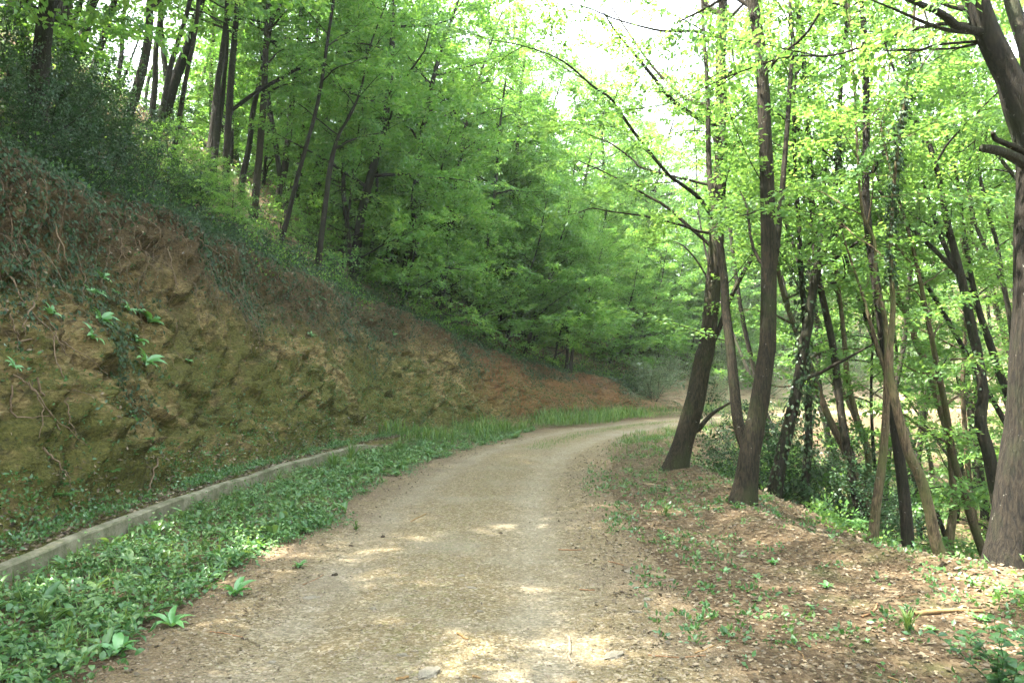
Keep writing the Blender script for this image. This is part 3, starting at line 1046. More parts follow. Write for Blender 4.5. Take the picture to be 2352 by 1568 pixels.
GR = "trees on the right edge of the road"
photo_tree("big leaning road edge tree with bare limbs arching left over the road", [
    (1553, 1072, 44), (1586, 959, 46), (1600, 909, 44), (1616, 821, 41), (1624, 784, 38), (1639, 617, 33), (1646, 517, 32), (1652, 417, 30), (1656, 325, 29),
    (1658, 225, 26), (1656, 125, 23), (1661, 50, 20), (1659, 0, 19), (1656, -80, 17)], None, limbs=[
    ([(1639, 295, 13), (1601, 270, 13), (1564, 245, 11), (1539, 225, 10), (1489, 163, 8), (1426, 88, 5), (1396, 45, 3), (1370, 0, 2)], -1.2),
    ([(1644, 253, 10), (1589, 233, 11), (1551, 208, 8), (1496, 150, 6), (1440, 70, 4), (1400, 10, 3)], 0.8),
    ([(1629, 515, 12), (1617, 470, 11), (1597, 447, 10), (1566, 424, 9), (1531, 397, 8), (1459, 308, 8), (1426, 260, 7), (1401, 225, 6), (1361, 198, 5), (1306, 150, 4), (1256, 123, 3), (1176, 100, 2), (1120, 92, 1.5)], -1.8),
    ([(1626, 572, 8), (1581, 519, 8), (1526, 472, 7), (1489, 452, 6), (1439, 422, 4), (1381, 392, 3), (1330, 370, 2)], 0.4),
    ([(1624, 542, 8), (1606, 532, 7), (1571, 519, 6), (1526, 507, 5), (1471, 495, 4), (1394, 485, 3), (1361, 478, 3), (1331, 488, 2)], -0.8),
    ([(1566, 428, 7), (1486, 390, 6), (1454, 367, 5), (1411, 335, 4), (1381, 320, 3), (1320, 300, 2)], 0.9),
    ([(1620, 640, 5), (1590, 585, 4), (1550, 555, 3), (1500, 560, 2)], 1.2),
    ([(1666, 348, 10), (1702, 323, 9), (1734, 305, 8), (1736, 290, 7), (1728, 262, 6), (1712, 215, 4)], 0.6),
    ([(1672, 288, 9), (1702, 255, 8), (1709, 225, 7), (1689, 163, 4), (1680, 100, 3)], -0.4),
    ([(1654, 38, 14), (1631, 20, 13), (1614, 0, 12), (1585, -60, 8)], 0.5),
    ([(1650, 85, 9), (1596, 72, 8), (1526, 72, 6), (1476, 62, 5), (1439, 52, 4), (1401, 40, 4), (1341, 15, 3), (1276, 8, 2)], -0.6),
    ([(1578, 1004, 16), (1601, 988, 15), (1626, 959, 11), (1651, 939, 8), (1690, 918, 4)], 0.4, False),
    ([(1625, 800, 8), (1646, 770, 11), (1674, 692, 11), (1719, 605, 10), (1764, 532, 9), (1779, 467, 8), (1799, 442, 8), (1837, 405, 5), (1845, 380, 4)], -0.5, False)],
    bark="bark", leafm="leaf_right", group=GR, auto=4, auto_from=0.55, sides=28, step=0.46, per=13, leaf=0.075)
photo_tree("tall road edge tree with a forked twin stem right of the big leaning one", [
    (1709, 1156, 50), (1722, 1034, 46), (1742, 934, 42), (1758, 820, 37), (1762, 784, 37), (1766, 640, 35), (1764, 517, 33), (1760, 392, 31), (1754, 275, 29), (1752, 200, 28), (1744, 100, 26), (1732, 25, 25), (1727, 0, 24), (1715, -80, 20)],
    None, limbs=[
    ([(1720, 1040, 26), (1706, 1009, 27), (1694, 959, 26), (1686, 884, 25), (1676, 784, 24), (1666, 704, 22), (1663, 642, 20), (1650, 540, 18), (1634, 442, 16), (1628, 375, 15), (1625, 225, 12), (1618, 100, 9), (1610, -40, 7)], 1.6),
    ([(1768, 660, 16), (1779, 605, 15), (1789, 517, 14), (1800, 392, 13), (1808, 290, 12), (1814, 200, 11), (1821, 100, 10), (1814, 25, 9), (1818, -60, 7)], 0.8),
    ([(1757, 470, 5), (1725, 490, 4), (1700, 496, 3)], -0.3),
    ([(1757, 615, 8), (1738, 590, 8), (1724, 545, 7), (1719, 500, 6), (1714, 470, 5), (1700, 440, 3)], 0.6),
    ([(1750, 180, 8), (1790, 130, 7), (1850, 80, 6), (1900, 0, 4)], -1.0)],
    bark="bark", leafm="leaf_right", group=GR, auto=5, auto_from=0.6, sides=28, per=13, step=0.62, leaf=0.07)
photo_tree("dark ivy clad tree with a wide V fork behind the tall road edge tree", [
    (1772, 1165, 33), (1797, 1047, 29), (1824, 934, 27), (1839, 859, 25), (1849, 784, 23), (1859, 742, 22), (1872, 642, 19), (1884, 567, 16), (1894, 517, 14), (1904, 467, 13), (1924, 392, 12), (1929, 225, 11), (1942, 75, 10), (1949, 0, 9), (1955, -70, 8)],
    12.3, limbs=[
    ([(1880, 590, 14), (1919, 540, 13), (1964, 467, 12), (1994, 410, 10), (2009, 388, 9), (2039, 333, 9), (2072, 288, 8), (2102, 225, 5), (2130, 170, 3)], 0.6),
    ([(1843, 874, 10), (1880, 858, 9), (1914, 839, 9), (1952, 819, 7), (2012, 786, 4)], -0.8, False),
    ([(1872, 655, 7), (1915, 650, 6), (1938, 640, 5), (1941, 620, 4), (1935, 590, 3)], -0.3)],
    leafm="leaf_right", leaf=0.075, group=GR, auto=8, auto_from=0.35, ivy=(0.0, 0.55, 170, 0.075, 1.2))
photo_tree("upright ivy covered trunk close right of the V forked tree", [
    (1849, 1182, 20), (1852, 1084, 19), (1858, 1009, 18), (1856, 909, 16), (1850, 830, 14), (1847, 717, 13), (1839, 617, 12), (1836, 542, 11), (1830, 442, 10), (1826, 392, 9), (1822, 280, 7)],
    12.8, limbs=[([(1846, 700, 8), (1839, 630, 8), (1824, 567, 7), (1806, 522, 6), (1795, 470, 4)], 0.4)], leafm="leaf_right", leaf=0.075, group=GR, auto=7, auto_from=0.4, ivy=(0.0, 0.7, 260, 0.08, 2.0), top=9)
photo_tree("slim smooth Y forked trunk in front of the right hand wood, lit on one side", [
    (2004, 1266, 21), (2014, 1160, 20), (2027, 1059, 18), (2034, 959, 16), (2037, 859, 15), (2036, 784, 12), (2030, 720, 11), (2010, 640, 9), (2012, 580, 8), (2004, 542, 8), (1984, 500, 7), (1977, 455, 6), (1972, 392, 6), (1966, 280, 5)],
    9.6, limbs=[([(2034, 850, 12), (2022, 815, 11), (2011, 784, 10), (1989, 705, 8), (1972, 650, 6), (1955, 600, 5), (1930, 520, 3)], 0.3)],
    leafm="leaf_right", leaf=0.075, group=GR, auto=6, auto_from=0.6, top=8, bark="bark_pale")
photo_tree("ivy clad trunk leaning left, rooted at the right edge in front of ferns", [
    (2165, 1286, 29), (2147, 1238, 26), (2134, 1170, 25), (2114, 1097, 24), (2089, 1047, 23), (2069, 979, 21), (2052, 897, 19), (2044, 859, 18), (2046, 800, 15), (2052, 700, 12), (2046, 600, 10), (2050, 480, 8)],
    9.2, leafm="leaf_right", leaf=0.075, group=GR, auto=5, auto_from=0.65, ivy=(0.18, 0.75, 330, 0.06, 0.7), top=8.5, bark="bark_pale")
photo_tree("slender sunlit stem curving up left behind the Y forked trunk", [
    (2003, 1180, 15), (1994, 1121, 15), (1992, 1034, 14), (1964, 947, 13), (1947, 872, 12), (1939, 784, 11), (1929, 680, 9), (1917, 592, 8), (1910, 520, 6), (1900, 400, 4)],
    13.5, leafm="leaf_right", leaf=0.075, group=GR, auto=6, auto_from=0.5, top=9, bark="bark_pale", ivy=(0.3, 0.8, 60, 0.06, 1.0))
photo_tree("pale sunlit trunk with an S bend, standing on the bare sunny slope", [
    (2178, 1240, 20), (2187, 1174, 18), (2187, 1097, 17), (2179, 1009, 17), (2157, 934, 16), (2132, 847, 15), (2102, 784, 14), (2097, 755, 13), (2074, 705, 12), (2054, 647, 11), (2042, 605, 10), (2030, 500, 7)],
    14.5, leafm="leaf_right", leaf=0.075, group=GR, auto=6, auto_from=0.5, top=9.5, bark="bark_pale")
photo_tree("dark knobbly trunk leaning left with a long side limb, left of the massive one", [
    (2300, 1190, 32), (2289, 1134, 30), (2272, 1047, 27), (2254, 972, 25), (2260, 904, 23), (2249, 834, 22), (2239, 784, 22), (2234, 767, 21), (2214, 667, 19), (2199, 605, 17), (2174, 505, 15), (2154, 400, 12), (2122, 300, 10), (2092, 263, 9), (2060, 180, 6), (2030, 90, 4)],
    11.5, limbs=[([(2196, 640, 11), (2134, 562, 10), (2084, 517, 9), (2039, 462, 8), (2004, 417, 6), (1985, 370, 4)], 0.8),
                 ([(2205, 650, 12), (2168, 560, 11), (2140, 480, 10), (2120, 420, 8), (2090, 330, 6)], 1.2)],
    leafm="leaf_right", leaf=0.075, group=GR, auto=5, auto_from=0.5, top=9.5, ivy=(0.35, 0.75, 50, 0.06, 0.8))
photo_tree("thin dark trunk slanting left between the knobbly trunk and the large right one", [
    (2330, 960, 20), (2316, 909, 19), (2292, 847, 17), (2272, 784, 16), (2247, 705, 14), (2227, 617, 11), (2212, 520, 9), (2200, 420, 6)], 13.5, leafm="leaf_right", leaf=0.075, group=GR, auto=6, auto_from=0.5, top=9.5)
photo_tree("slender wavy stem against the light, upper right, left of the overhanging trunk", [
    (2330, 830, 13), (2324, 767, 12), (2312, 690, 11), (2299, 642, 10), (2262, 567, 9), (2234, 492, 8), (2222, 417, 8), (2212, 392, 7), (2190, 300, 6), (2180, 200, 4)], 15.5,
    limbs=[([(2305, 655, 9), (2290, 560, 9), (2272, 500, 9), (2258, 440, 8), (2249, 392, 7), (2243, 300, 5), (2238, 200, 4)], 0.5)], leafm="leaf_right", leaf=0.075, group=GR, auto=6, auto_from=0.5, top=10)
photo_tree("massive dark tree bending out over the right edge of the photo", [
    (2330, 1310, 100), (2352, 1084, 95), (2368, 959, 92), (2374, 784, 86), (2378, 560, 83), (2378, 392, 80), (2362, 300, 76), (2334, 235, 66), (2312, 175, 56), (2275, 100, 55), (2255, 50, 54), (2240, 0, 53), (2222, -60, 46), (2200, -140, 36)],
    6.5, limbs=[
    ([(2372, 330, 44), (2365, 150, 36), (2345, 75, 35), (2322, 0, 33), (2300, -80, 26)], 0.5, False),
    ([(2372, 385, 30), (2340, 368, 27), (2302, 349, 23), (2256, 341, 17)], -0.5, False),
    ([(2345, 352, 16), (2310, 330, 15), (2287, 320, 12), (2280, 306, 9)], -0.6, False),
    ([(2245, 85, 22), (2200, 62, 20), (2165, 33, 17), (2109, 8, 13), (2060, -12, 9)], -0.7),
    ([(2240, 92, 12), (2177, 70, 10), (2114, 48, 8), (2062, 25, 5), (2000, 0, 3)], -0.9, False),
    ([(2245, 68, 12), (2190, 53, 10), (2140, 60, 9), (2109, 65, 9), (2039, 85, 8), (1952, 118, 6), (1894, 130, 6), (1814, 129, 5), (1764, 143, 5), (1702, 165, 4), (1651, 185, 3), (1589, 215, 3), (1526, 240, 2)], 1.0),
    ([(2245, 105, 8), (2152, 103, 6), (2112, 115, 5), (2027, 116, 4)], 0.3, False),
    ([(2250, 110, 7), (2190, 112, 6), (2114, 115, 4), (2040, 150, 2)], 0.5),
    ([(2235, 28, 16), (2190, 15, 13), (2140, -4, 11), (2080, -40, 7)], 0.5)],
    bark="bark_dark", leafm="leaf_right", leaf=0.075, group=GR, auto=7, auto_from=0.75, sides=36, step=0.5, azim=2.6, top=9)
# ------------------------------------------------------------------ trees of the wood: a few kinds, each copied with its parts
def kind_tree(h, r0, crown, nprim, blen, barkm, leafm, leaf, twigs, per, lean, step=0.32, droop=-0.03):
    w = wander((0, 0, -0.3), (lean, 0.0, 1.0), h + 0.3, 12, 0.06, 0.10)
    path = smooth_path(w, 40)
    tr = np.linspace(r0, 0.012, 40) * (1 + 0.4 * np.exp(-np.clip(path[:, 2], 0, 9) / 0.2))
    tk = mesh("trunk", *tube(path, tr, 8, 0.1, rng.random() * 50)[:2])
    tk.materials.append(M[barkm])
    prims, tub = [], []
    az = rng.uniform(0, 6.28)
    for i in range(nprim):
        t_ = crown + (1 - crown) * (i + rng.random() * 0.7) / nprim
        j = min(38, int(t_ * 39))
        az += 2.4 + rng.normal(0, 0.3)
        el = rng.uniform(0.05, 0.5) + 0.5 * max(0, t_ - 0.3)
        d = np.array([math.cos(az) * math.cos(el), math.sin(az) * math.cos(el), math.sin(el)])
        Lb = rng.uniform(*blen) * (1.2 - 0.75 * t_)
        sp = wander(path[j], d, Lb, 7, 0.14, 0.0)
        tub.append((sp, np.linspace(min(tr[j] * 0.6, 0.010 + 0.014 * Lb), 0.004, 8), 4))
        prims.append(sp)
    top = path[24:]
    prims.append(top)
    sec, lv = foliage(prims, lo=0.2, leaf=leaf, twigs=twigs, per=per, step=step, droop=droop)
    bm = tubes_mesh("branches", tub + sec)
    bm.materials.append(M[barkm])
    V, Fc, T = lv
    cm = mesh("crown", V, Fc, T)
    cm.materials.append(M[leafm])
    return [("trunk", tk), ("branches", bm), ("crown", cm)]


def kind_bush(h, w, n, leafm, leaf, stems=9):
    tub, prims = [], []
    for i in range(stems):
        a = rng.uniform(0, 6.28)
        e = rng.uniform(0.5, 1.4)
        d = np.array([math.cos(a) * math.cos(e) * w / h, math.sin(a) * math.cos(e) * w / h, math.sin(e)])
        sp = wander((0.12 * math.cos(a), 0.12 * math.sin(a), -0.1), d / np.linalg.norm(d), h * rng.uniform(0.7, 1.1), 7, 0.16, 0.0)
        tub.append((sp, np.linspace(0.014, 0.003, 8), 4))
        prims.append(sp)
    sec, lv = foliage(prims, lo=0.15, step=0.13, sec=0.45, twigs=9, twig=0.24, leaf=leaf, per=n, rsec=0.004, thick=0.8)
    bm = tubes_mesh("stems", tub + sec)
    bm.materials.append(M["bark_dark"])
    V, Fc, T = lv
    cm = mesh("foliage", V, Fc, T)
    cm.materials.append(M[leafm])
    return [("stems", bm), ("foliage", cm)]


rng = np.random.default_rng(101)
KINDS = {
    "tall": [kind_tree(h, 0.13, 0.18, 24, (2.0, 3.6), "bark_dark", "leaf", 0.10, 8, 12, l, 0.28) for h, l in ((11.5, 0.12), (12.5, 0.2), (10.5, 0.05))],
    "sap": [kind_tree(h, 0.045, 0.08, 22, (1.3, 2.4), "bark_dark", "leaf", 0.09, 8, 11, l, 0.26) for h, l in ((4.2, 0.25), (5.2, 0.35), (3.4, 0.1))],
    "tallr": [kind_tree(h, 0.115, 0.40, 16, (1.5, 2.7), "bark_dark", "leaf_right", 0.09, 9, 11, l, 0.26) for h, l in ((11.0, 0.25), (12.0, 0.4), (10.0, 0.15))],
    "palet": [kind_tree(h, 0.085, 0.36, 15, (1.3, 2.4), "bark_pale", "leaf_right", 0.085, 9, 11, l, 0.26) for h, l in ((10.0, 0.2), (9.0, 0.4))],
    "pole": [kind_tree(h, r, 0.62, 7, (0.9, 1.8), "bark_dark", "leaf_right", 0.085, 8, 10, l, 0.28) for h, l, r in ((12.5, 0.35, 0.065), (13.5, 0.2, 0.08), (11.0, 0.5, 0.05), (13, 0.1, 0.09))],
    "polel": [kind_tree(h, r, 0.42, 11, (1.2, 2.2), "bark_dark", "leaf", 0.09, 8, 11, l, 0.28) for h, l, r in ((10.5, 0.25, 0.07), (11.0, 0.12, 0.09), (9.5, 0.35, 0.06))],
    "sapr": [kind_tree(h, 0.04, 0.08, 20, (1.1, 2.1), "bark_dark", "leaf_right", 0.085, 10, 12, l, 0.24) for h, l in ((4.0, 0.25), (5.0, 0.3), (3.2, 0.1))],
    "bush": [kind_bush(1.3, 1.2, 9, "bush", 0.05), kind_bush(1.7, 1.3, 9, "bush", 0.055)],
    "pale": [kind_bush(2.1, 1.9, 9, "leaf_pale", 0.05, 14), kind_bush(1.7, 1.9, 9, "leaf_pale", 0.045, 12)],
}
used = set()
PLACED = []


def project(p):
    v = np.asarray(p, float) - CAM
    z = v @ FW
    return (1176 + F * (v @ RT) / z, 784 - F * (v @ UP) / z, z)


def plant_kind(key, x, y, size, rz, tilt=(0, 0), name="tree", var=None):
    k = int(rng.integers(len(KINDS[key]))) if var is None else var
    z = ground_z(x, y)
    r = bpy.data.objects.new(name, None)
    r.empty_display_size = 0.2
    COL.objects.link(r)
    r.location = (x, y, z - 0.05)
    r.rotation_euler = (tilt[0], tilt[1], rz)
    r.scale = (size, size, size)
    for nm, me in KINDS[key][k]:
        o = bpy.data.objects.new(nm, me)
        COL.objects.link(o)
        o.parent = r
    PLACED.append((r, key, x, y, z))
    return r


def spread(n, s0, s1, d0, d1, gap, ok=None, tries=4000):
    out = []
    for _ in range(tries):
        if len(out) >= n:
            break
        s, d = rng.uniform(s0, s1), rng.uniform(d0, d1)
        c, r = curve(np.array([s]))
        x, y = (c + r * d)[0]
        if ok and not ok(x, y, s, d):
            continue
        if any((x - a) ** 2 + (y - b) ** 2 < gap * gap for a, b in out):
            continue
        out.append((x, y))
    return out


rng = np.random.default_rng(202)


def clear_left(x, y):
    """keep the crest in front of the trunks the photograph shows free of other trees"""
    if y < 2:
        return True
    px = 1176 + F * x / y
    return px > 1000 or y > (25 if px < 800 else 27)


# left hillside
for x, y in spread(58, -8, 48, -30, -7.5, 1.8, lambda x, y, s, d: clear_left(x, y) and (s < 16 or rng.random() < (0.6 if d < -11 else 0.25)) and not (d > -9.5 and 4 < s < 20)):
    plant_kind("tall", x, y, rng.uniform(0.85, 1.2), rng.normal(-0.3, 0.7), (rng.normal(0, 0.05), rng.normal(0.05, 0.05)))
for x, y in spread(72, 9, 52, -24, -6.6, 1.4, lambda x, y, s, d: clear_left(x, y) and not (d > -7.6 and s < 17)):
    plant_kind("sap", x, y, rng.uniform(0.7, 1.25), rng.normal(-0.4, 0.8))
for x, y in spread(52, 8, 40, -18, -6.8, 1.3, lambda x, y, s, d: -50 < 1176 + F * x / y < 1120 and y > 15):
    plant_kind("polel", x, y, rng.uniform(0.85, 1.15), rng.normal(-0.3, 0.8), (rng.normal(0, 0.05), rng.normal(0.04, 0.05)))
# wood straight ahead, beyond the bend
for x, y in spread(26, 36, 66, -34, -6, 2.8):
    plant_kind("tall", x, y, rng.uniform(0.75, 1.05), rng.uniform(0, 6.28))
# trees along the crest that lean out over the bank and the road
for k_, (n_l, key, d0, d1, gap, s0, s1) in enumerate(((26, "sap", -8.6, -6.2, 1.3, 21, 42), (14, "tall", -12, -7.6, 1.9, 21, 42))):
    for x, y in spread(n_l, s0, s1, d0, d1, gap, lambda x, y, s, d: 1176 + F * x / y > 760):
        d_, s_ = lateral([x], [y])
        _, r_ = curve(s_)
        plant_kind(key, x, y, rng.uniform(0.8, 1.25) if key == "sap" else rng.uniform(0.65, 0.9), math.atan2(r_[0, 1], r_[0, 0]) + rng.normal(0, 0.4))
for x, y, sz in ((-3.6, 26.2, 1.15), (-2.6, 28.6, 1.1), (-4.8, 24.0, 1.2), (-1.0, 33.5, 1.1), (2.5, 38.5, 1.15), (6.5, 42.0, 1.2), (0.5, 41.0, 1.2)):
    plant_kind("tall", x, y, sz, -0.3, (0, 0.13))
# right: below the road edge and across the ravine
def okr(x, y, s, d):
    return y > 7.5 and not (d < 6.5 and s < 9) and not (x / y < 0.16 and y < 24)


for x, y in spread(7, 5, 44, 7, 24, 2.6, lambda x, y, s, d: y > 10 and okr(x, y, s, d)):
    plant_kind("tallr", x, y, rng.uniform(0.8, 1.1), rng.uniform(2.2, 4.1), (rng.normal(0, 0.06), rng.normal(0, 0.06)))
for x, y in spread(18, 5, 40, 6.0, 20, 1.6, lambda x, y, s, d: y > 11 and okr(x, y, s, d)):
    plant_kind("palet", x, y, rng.uniform(0.8, 1.1), rng.uniform(2.2, 4.1), (rng.normal(0, 0.06), rng.normal(0, 0.06)))
for x, y in spread(64, 4, 38, 5.2, 24, 1.0, lambda x, y, s, d: y > 9.5 and okr(x, y, s, d)):
    plant_kind("pole", x, y, rng.uniform(0.8, 1.15), rng.normal(3.14, 0.9), (rng.normal(0, 0.09), rng.normal(0, 0.09)))
for x, y in spread(26, 5, 48, 6.5, 26, 1.9, lambda x, y, s, d: y > 10.5 and okr(x, y, s, d)):
    plant_kind("sapr", x, y, rng.uniform(0.6, 1.15), rng.uniform(0, 6.28), name="tree")
# mostly unseen trees added beside and behind the viewer to shade the road
for x, y, k, sz, rz in ((6.4, 2.4, "tallr", 1.05, 3.0), (5.6, -1.5, "tallr", 1.1, 3.2), (8.6, 0.5, "tallr", 1.1, 3.1), (9.0, 4.0, "tallr", 1.1, 3.1), (11.5, 2.0, "tallr", 1.1, 3.2),
                        (7.6, 6.6, "tallr", 1.0, 3.1), (12.0, 6.0, "tallr", 1.1, 2.8), (-7.2, 3.2, "tall", 1.05, 0.4), (-7.6, 9.3, "tall", 1.1, 2.1), (-7.5, 10.9, "tall", 1.05, 4.0), (-6.9, 1.6, "tall", 1.1, 5.0), (-8.6, -1.0, "tall", 1.0, 0.1), (-7.1, 6.9, "tall", 1.3, 1.0), (-7.4, 12.2, "tall", 1.15, 0.3), (-9.4, 11.0, "tall", 1.1, 5.1), (-9.6, 12.6, "tall", 1.1, 2.0), (-12.2, 8.0, "tall", 1.1, 2.6), (-12.4, 4.4, "tall", 1.1, 4.4), (-8.8, 5.5, "tall", 1.0, 0.1), (14.5, 3.5, "tallr", 1.15, 3.0)):
    plant_kind(k, x, y, sz, rz)
# bushes: along the crest of the bank, below the road edge, and the grey thicket in the bend
for px, py, sz in ((40, 330, 0.9), (120, 300, 1.0), (190, 330, 0.8), (230, 400, 0.9), (330, 430, 0.8), (90, 250, 1.0), (250, 330, 0.9), (420, 470, 0.7), (20, 240, 1.1), (160, 260, 1.0), (800, 590, 0.6), (860, 610, 0.45), (700, 560, 0.5), (960, 690, 0.5), (300, 470, 0.45), (370, 505, 0.4), (450, 535, 0.4), (530, 560, 0.38), (610, 570, 0.38), (760, 625, 0.36), (900, 665, 0.36), (1010, 745, 0.36), (60, 380, 0.6), (140, 410, 0.6), (210, 440, 0.5)):
    p = hit(px, py)
    plant_kind("bush", p[0], p[1], sz, rng.uniform(0, 6.28), name="bush")
for px, py, sz in ((470, 500, 0.36), (540, 520, 0.3), (640, 540, 0.34), (730, 575, 0.3), (780, 600, 0.34), (830, 640, 0.34), (380, 440, 0.4), (430, 430, 0.36), (500, 470, 0.34)):
    p = hit(px, py)
    plant_kind("sap", p[0], p[1], sz, rng.uniform(0, 6.28), name="sapling", var=2)
for x, y in ((4.6, 14.2), (5.3, 12.4), (5.2, 16.5), (6.3, 15.0), (6.2, 18.0), (7.5, 16.5), (9.5, 12.0), (11, 14), (12.5, 17), (6.6, 21)):
    plant_kind("bush", x, y, rng.uniform(0.8, 1.15), rng.uniform(0, 6.28), name="bush")
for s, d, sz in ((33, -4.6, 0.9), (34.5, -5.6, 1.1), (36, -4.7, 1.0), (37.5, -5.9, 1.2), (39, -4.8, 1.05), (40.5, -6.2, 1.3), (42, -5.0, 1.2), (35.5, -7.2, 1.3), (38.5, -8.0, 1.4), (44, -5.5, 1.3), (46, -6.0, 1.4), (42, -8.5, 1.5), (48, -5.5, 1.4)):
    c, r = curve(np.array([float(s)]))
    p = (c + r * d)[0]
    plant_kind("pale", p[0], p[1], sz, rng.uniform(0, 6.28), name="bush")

# far wood beyond: one mass of leaf clumps on stems, too far to tell its trees apart
rng = np.random.default_rng(303)
O_, S_ = [], []
stems = []
for i in range(420):
    a = rng.uniform(-0.75, 0.95)
    R = rng.uniform(62, 150)
    x, y = R * math.sin(a), R * math.cos(a)
    z = ground_z(x, y)
    h = rng.uniform(6, 11)
    stems.append((np.array([(x, y, z - 0.3), (x + 0.3, y, z + h * 0.5), (x, y, z + h)]), np.array([0.16, 0.11, 0.03]), 4))
    n = 260
    q = nrm(rng.normal(0, 1, (n, 3))) * (rng.random((n, 1)) ** 0.4) * np.array([2.3, 2.3, h * 0.42])
    O_.append(q + np.array([x, y, z + h * 0.62]))
O_ = np.concatenate(O_)
n = len(O_)
fw = stamp(*LEAF4, O_, rng.normal(0, 1, (n, 3)), np.array([0, -0.3, 1.0]) + rng.normal(0, 0.6, (n, 3)), rng.uniform(0.25, 0.55, n), np.clip(rng.normal(0.55, 0.2, n), 0, 1))
o = obj("far_wood", mesh("far_wood", *fw), M["leaf_right"])
tag(o, kind="stuff")
o2 = obj("far_stems", tubes_mesh("far_stems", stems), M["bark_dark"], o)
tag(o2, kind="stuff")


# ------------------------------------------------------------------ ground cover
def on_ground(s, d):
    c, r = curve(s)
    x = c[:, 0] + r[:, 0] * d
    y = c[:, 1] + r[:, 1] * d
    z, _, _ = terrain(x, y)
    return np.stack([x, y, z], 1)


def clumps(P, per, rad, hgt, leaf, up=0.6):
    n = len(P)
    q = nrm(rng.normal(0, 1, (n, per, 3)))
    q[..., 2] = np.abs(q[..., 2])
    rr = rng.random((n, per, 1)) ** 0.5
    R = rad[:, None, None] * np.ones((1, 1, 3))
    R[..., 2] = hgt[:, None]
    O = P[:, None, :] + q * rr * R
    U = q + rng.normal(0, 0.5, q.shape)
    W = np.array([0, 0, up]) + rng.normal(0, 0.45, q.shape)
    tn = np.clip(np.repeat(rng.normal(0.5, 0.2, n), per) + rng.normal(0, 0.12, n * per), 0, 1)
    return stamp(*LEAF4, O.reshape(-1, 3), U.reshape(-1, 3), W.reshape(-1, 3), leaf * rng.uniform(0.6, 1.3, n * per), tn)


rng = np.random.default_rng(404)
n = 5200
s = rng.uniform(4, 52, n)
d = -6.0 - 20 * rng.random(n) ** 1.6
P = on_ground(s, d)
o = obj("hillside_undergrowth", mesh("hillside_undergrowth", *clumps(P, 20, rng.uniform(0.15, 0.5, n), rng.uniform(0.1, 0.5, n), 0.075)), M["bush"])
tag(o, kind="stuff")
n = 3000
s = rng.uniform(8, 50, n)
d = -6.0 - 14 * rng.random(n) ** 1.5
P = on_ground(s, d)
o = obj("hillside_seedlings", mesh("hillside_seedlings", *clumps(P, 16, rng.uniform(0.15, 0.4, n), rng.uniform(0.2, 0.7, n), 0.07)), M["leaf"])
tag(o, kind="stuff")
n = 5600
s = rng.uniform(3, 46, n)
d = 3.9 + 24 * rng.random(n) ** 1.4
P = on_ground(s, d)
keep = n2(P[:, 0], P[:, 1], 0.5, 2, 4.4) > -0.08
P = P[keep]
n = len(P)
o = obj("ravine_undergrowth", mesh("ravine_undergrowth", *clumps(P, 20, rng.uniform(0.12, 0.42, n), rng.uniform(0.08, 0.4, n), 0.065)), M["leaf_right"])
tag(o, kind="stuff")


def bank_pts(n, fn, s0=2.0, s1=34.0, v1=1.2):
    """random places on the bank face kept with probability fn(s, v)"""
    s = rng.uniform(s0, s1, n)
    v = rng.uniform(0.0, v1, n)
    k = rng.random(n) < fn(s, v)
    s, v = s[k], v[k]
    V, _, N = bank_surface(s, v)
    return V, N, s, v


def bnoise(s, v, sc_=0.8, off=0.0):
    return fbm(np.stack([s * sc_, v * 4.5 * sc_, np.full(len(s), off)], 1), 3)


rng = np.random.default_rng(505)
# ivy hanging over the upper half of the bank, thicker to the left
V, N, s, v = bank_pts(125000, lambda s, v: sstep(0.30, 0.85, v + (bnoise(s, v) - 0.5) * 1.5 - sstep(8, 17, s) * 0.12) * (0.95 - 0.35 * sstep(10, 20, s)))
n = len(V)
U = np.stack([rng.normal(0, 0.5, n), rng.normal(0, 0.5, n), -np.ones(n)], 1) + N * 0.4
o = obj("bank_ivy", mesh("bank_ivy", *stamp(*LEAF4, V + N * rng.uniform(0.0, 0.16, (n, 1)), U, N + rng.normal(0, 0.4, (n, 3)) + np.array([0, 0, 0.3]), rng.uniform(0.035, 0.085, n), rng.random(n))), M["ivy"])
tag(o, kind="stuff")
# dead leaves caught on the bank
V, N, s, v = bank_pts(30000, lambda s, v: 0.04 + 0.55 * sstep(0.5, 0.85, v + (bnoise(s, v, 1.3, 3) - 0.5)) + 0.4 * sstep(0.12, 0.0, v))
n = len(V)
o = obj("bank_dead_leaves", mesh("bank_dead_leaves", *stamp(*LEAF4, V + N * 0.02, rng.normal(0, 1, (n, 3)), N + rng.normal(0, 0.5, (n, 3)) + np.array([0, 0, 0.4]), rng.uniform(0.03, 0.07, n), rng.random(n))), M["litter"])
tag(o, kind="stuff")
# moss, grass and small weeds on the face
V, N, s, v = bank_pts(85000, lambda s, v: (0.10 + 0.8 * sstep(0.42, 0.62, bnoise(s, v, 1.1, 7) + 0.15 * (0.4 - v) + 0.06 * sstep(12, 22, s))) * (0.35 + 0.65 * sstep(0.75, 0.1, v) + 0.3 * sstep(14, 22, s)))
n = len(V)
U = N * 0.7 + rng.normal(0, 0.55, (n, 3)) + np.array([0, 0, 0.2])
o = obj("bank_weeds", mesh("bank_weeds", *stamp(*LEAF4, V, U, np.array([0, 0, 1.0]) + rng.normal(0, 0.5, (n, 3)), rng.uniform(0.02, 0.06, n), rng.random(n) * 0.8)), M["herb"])
tag(o, kind="stuff")
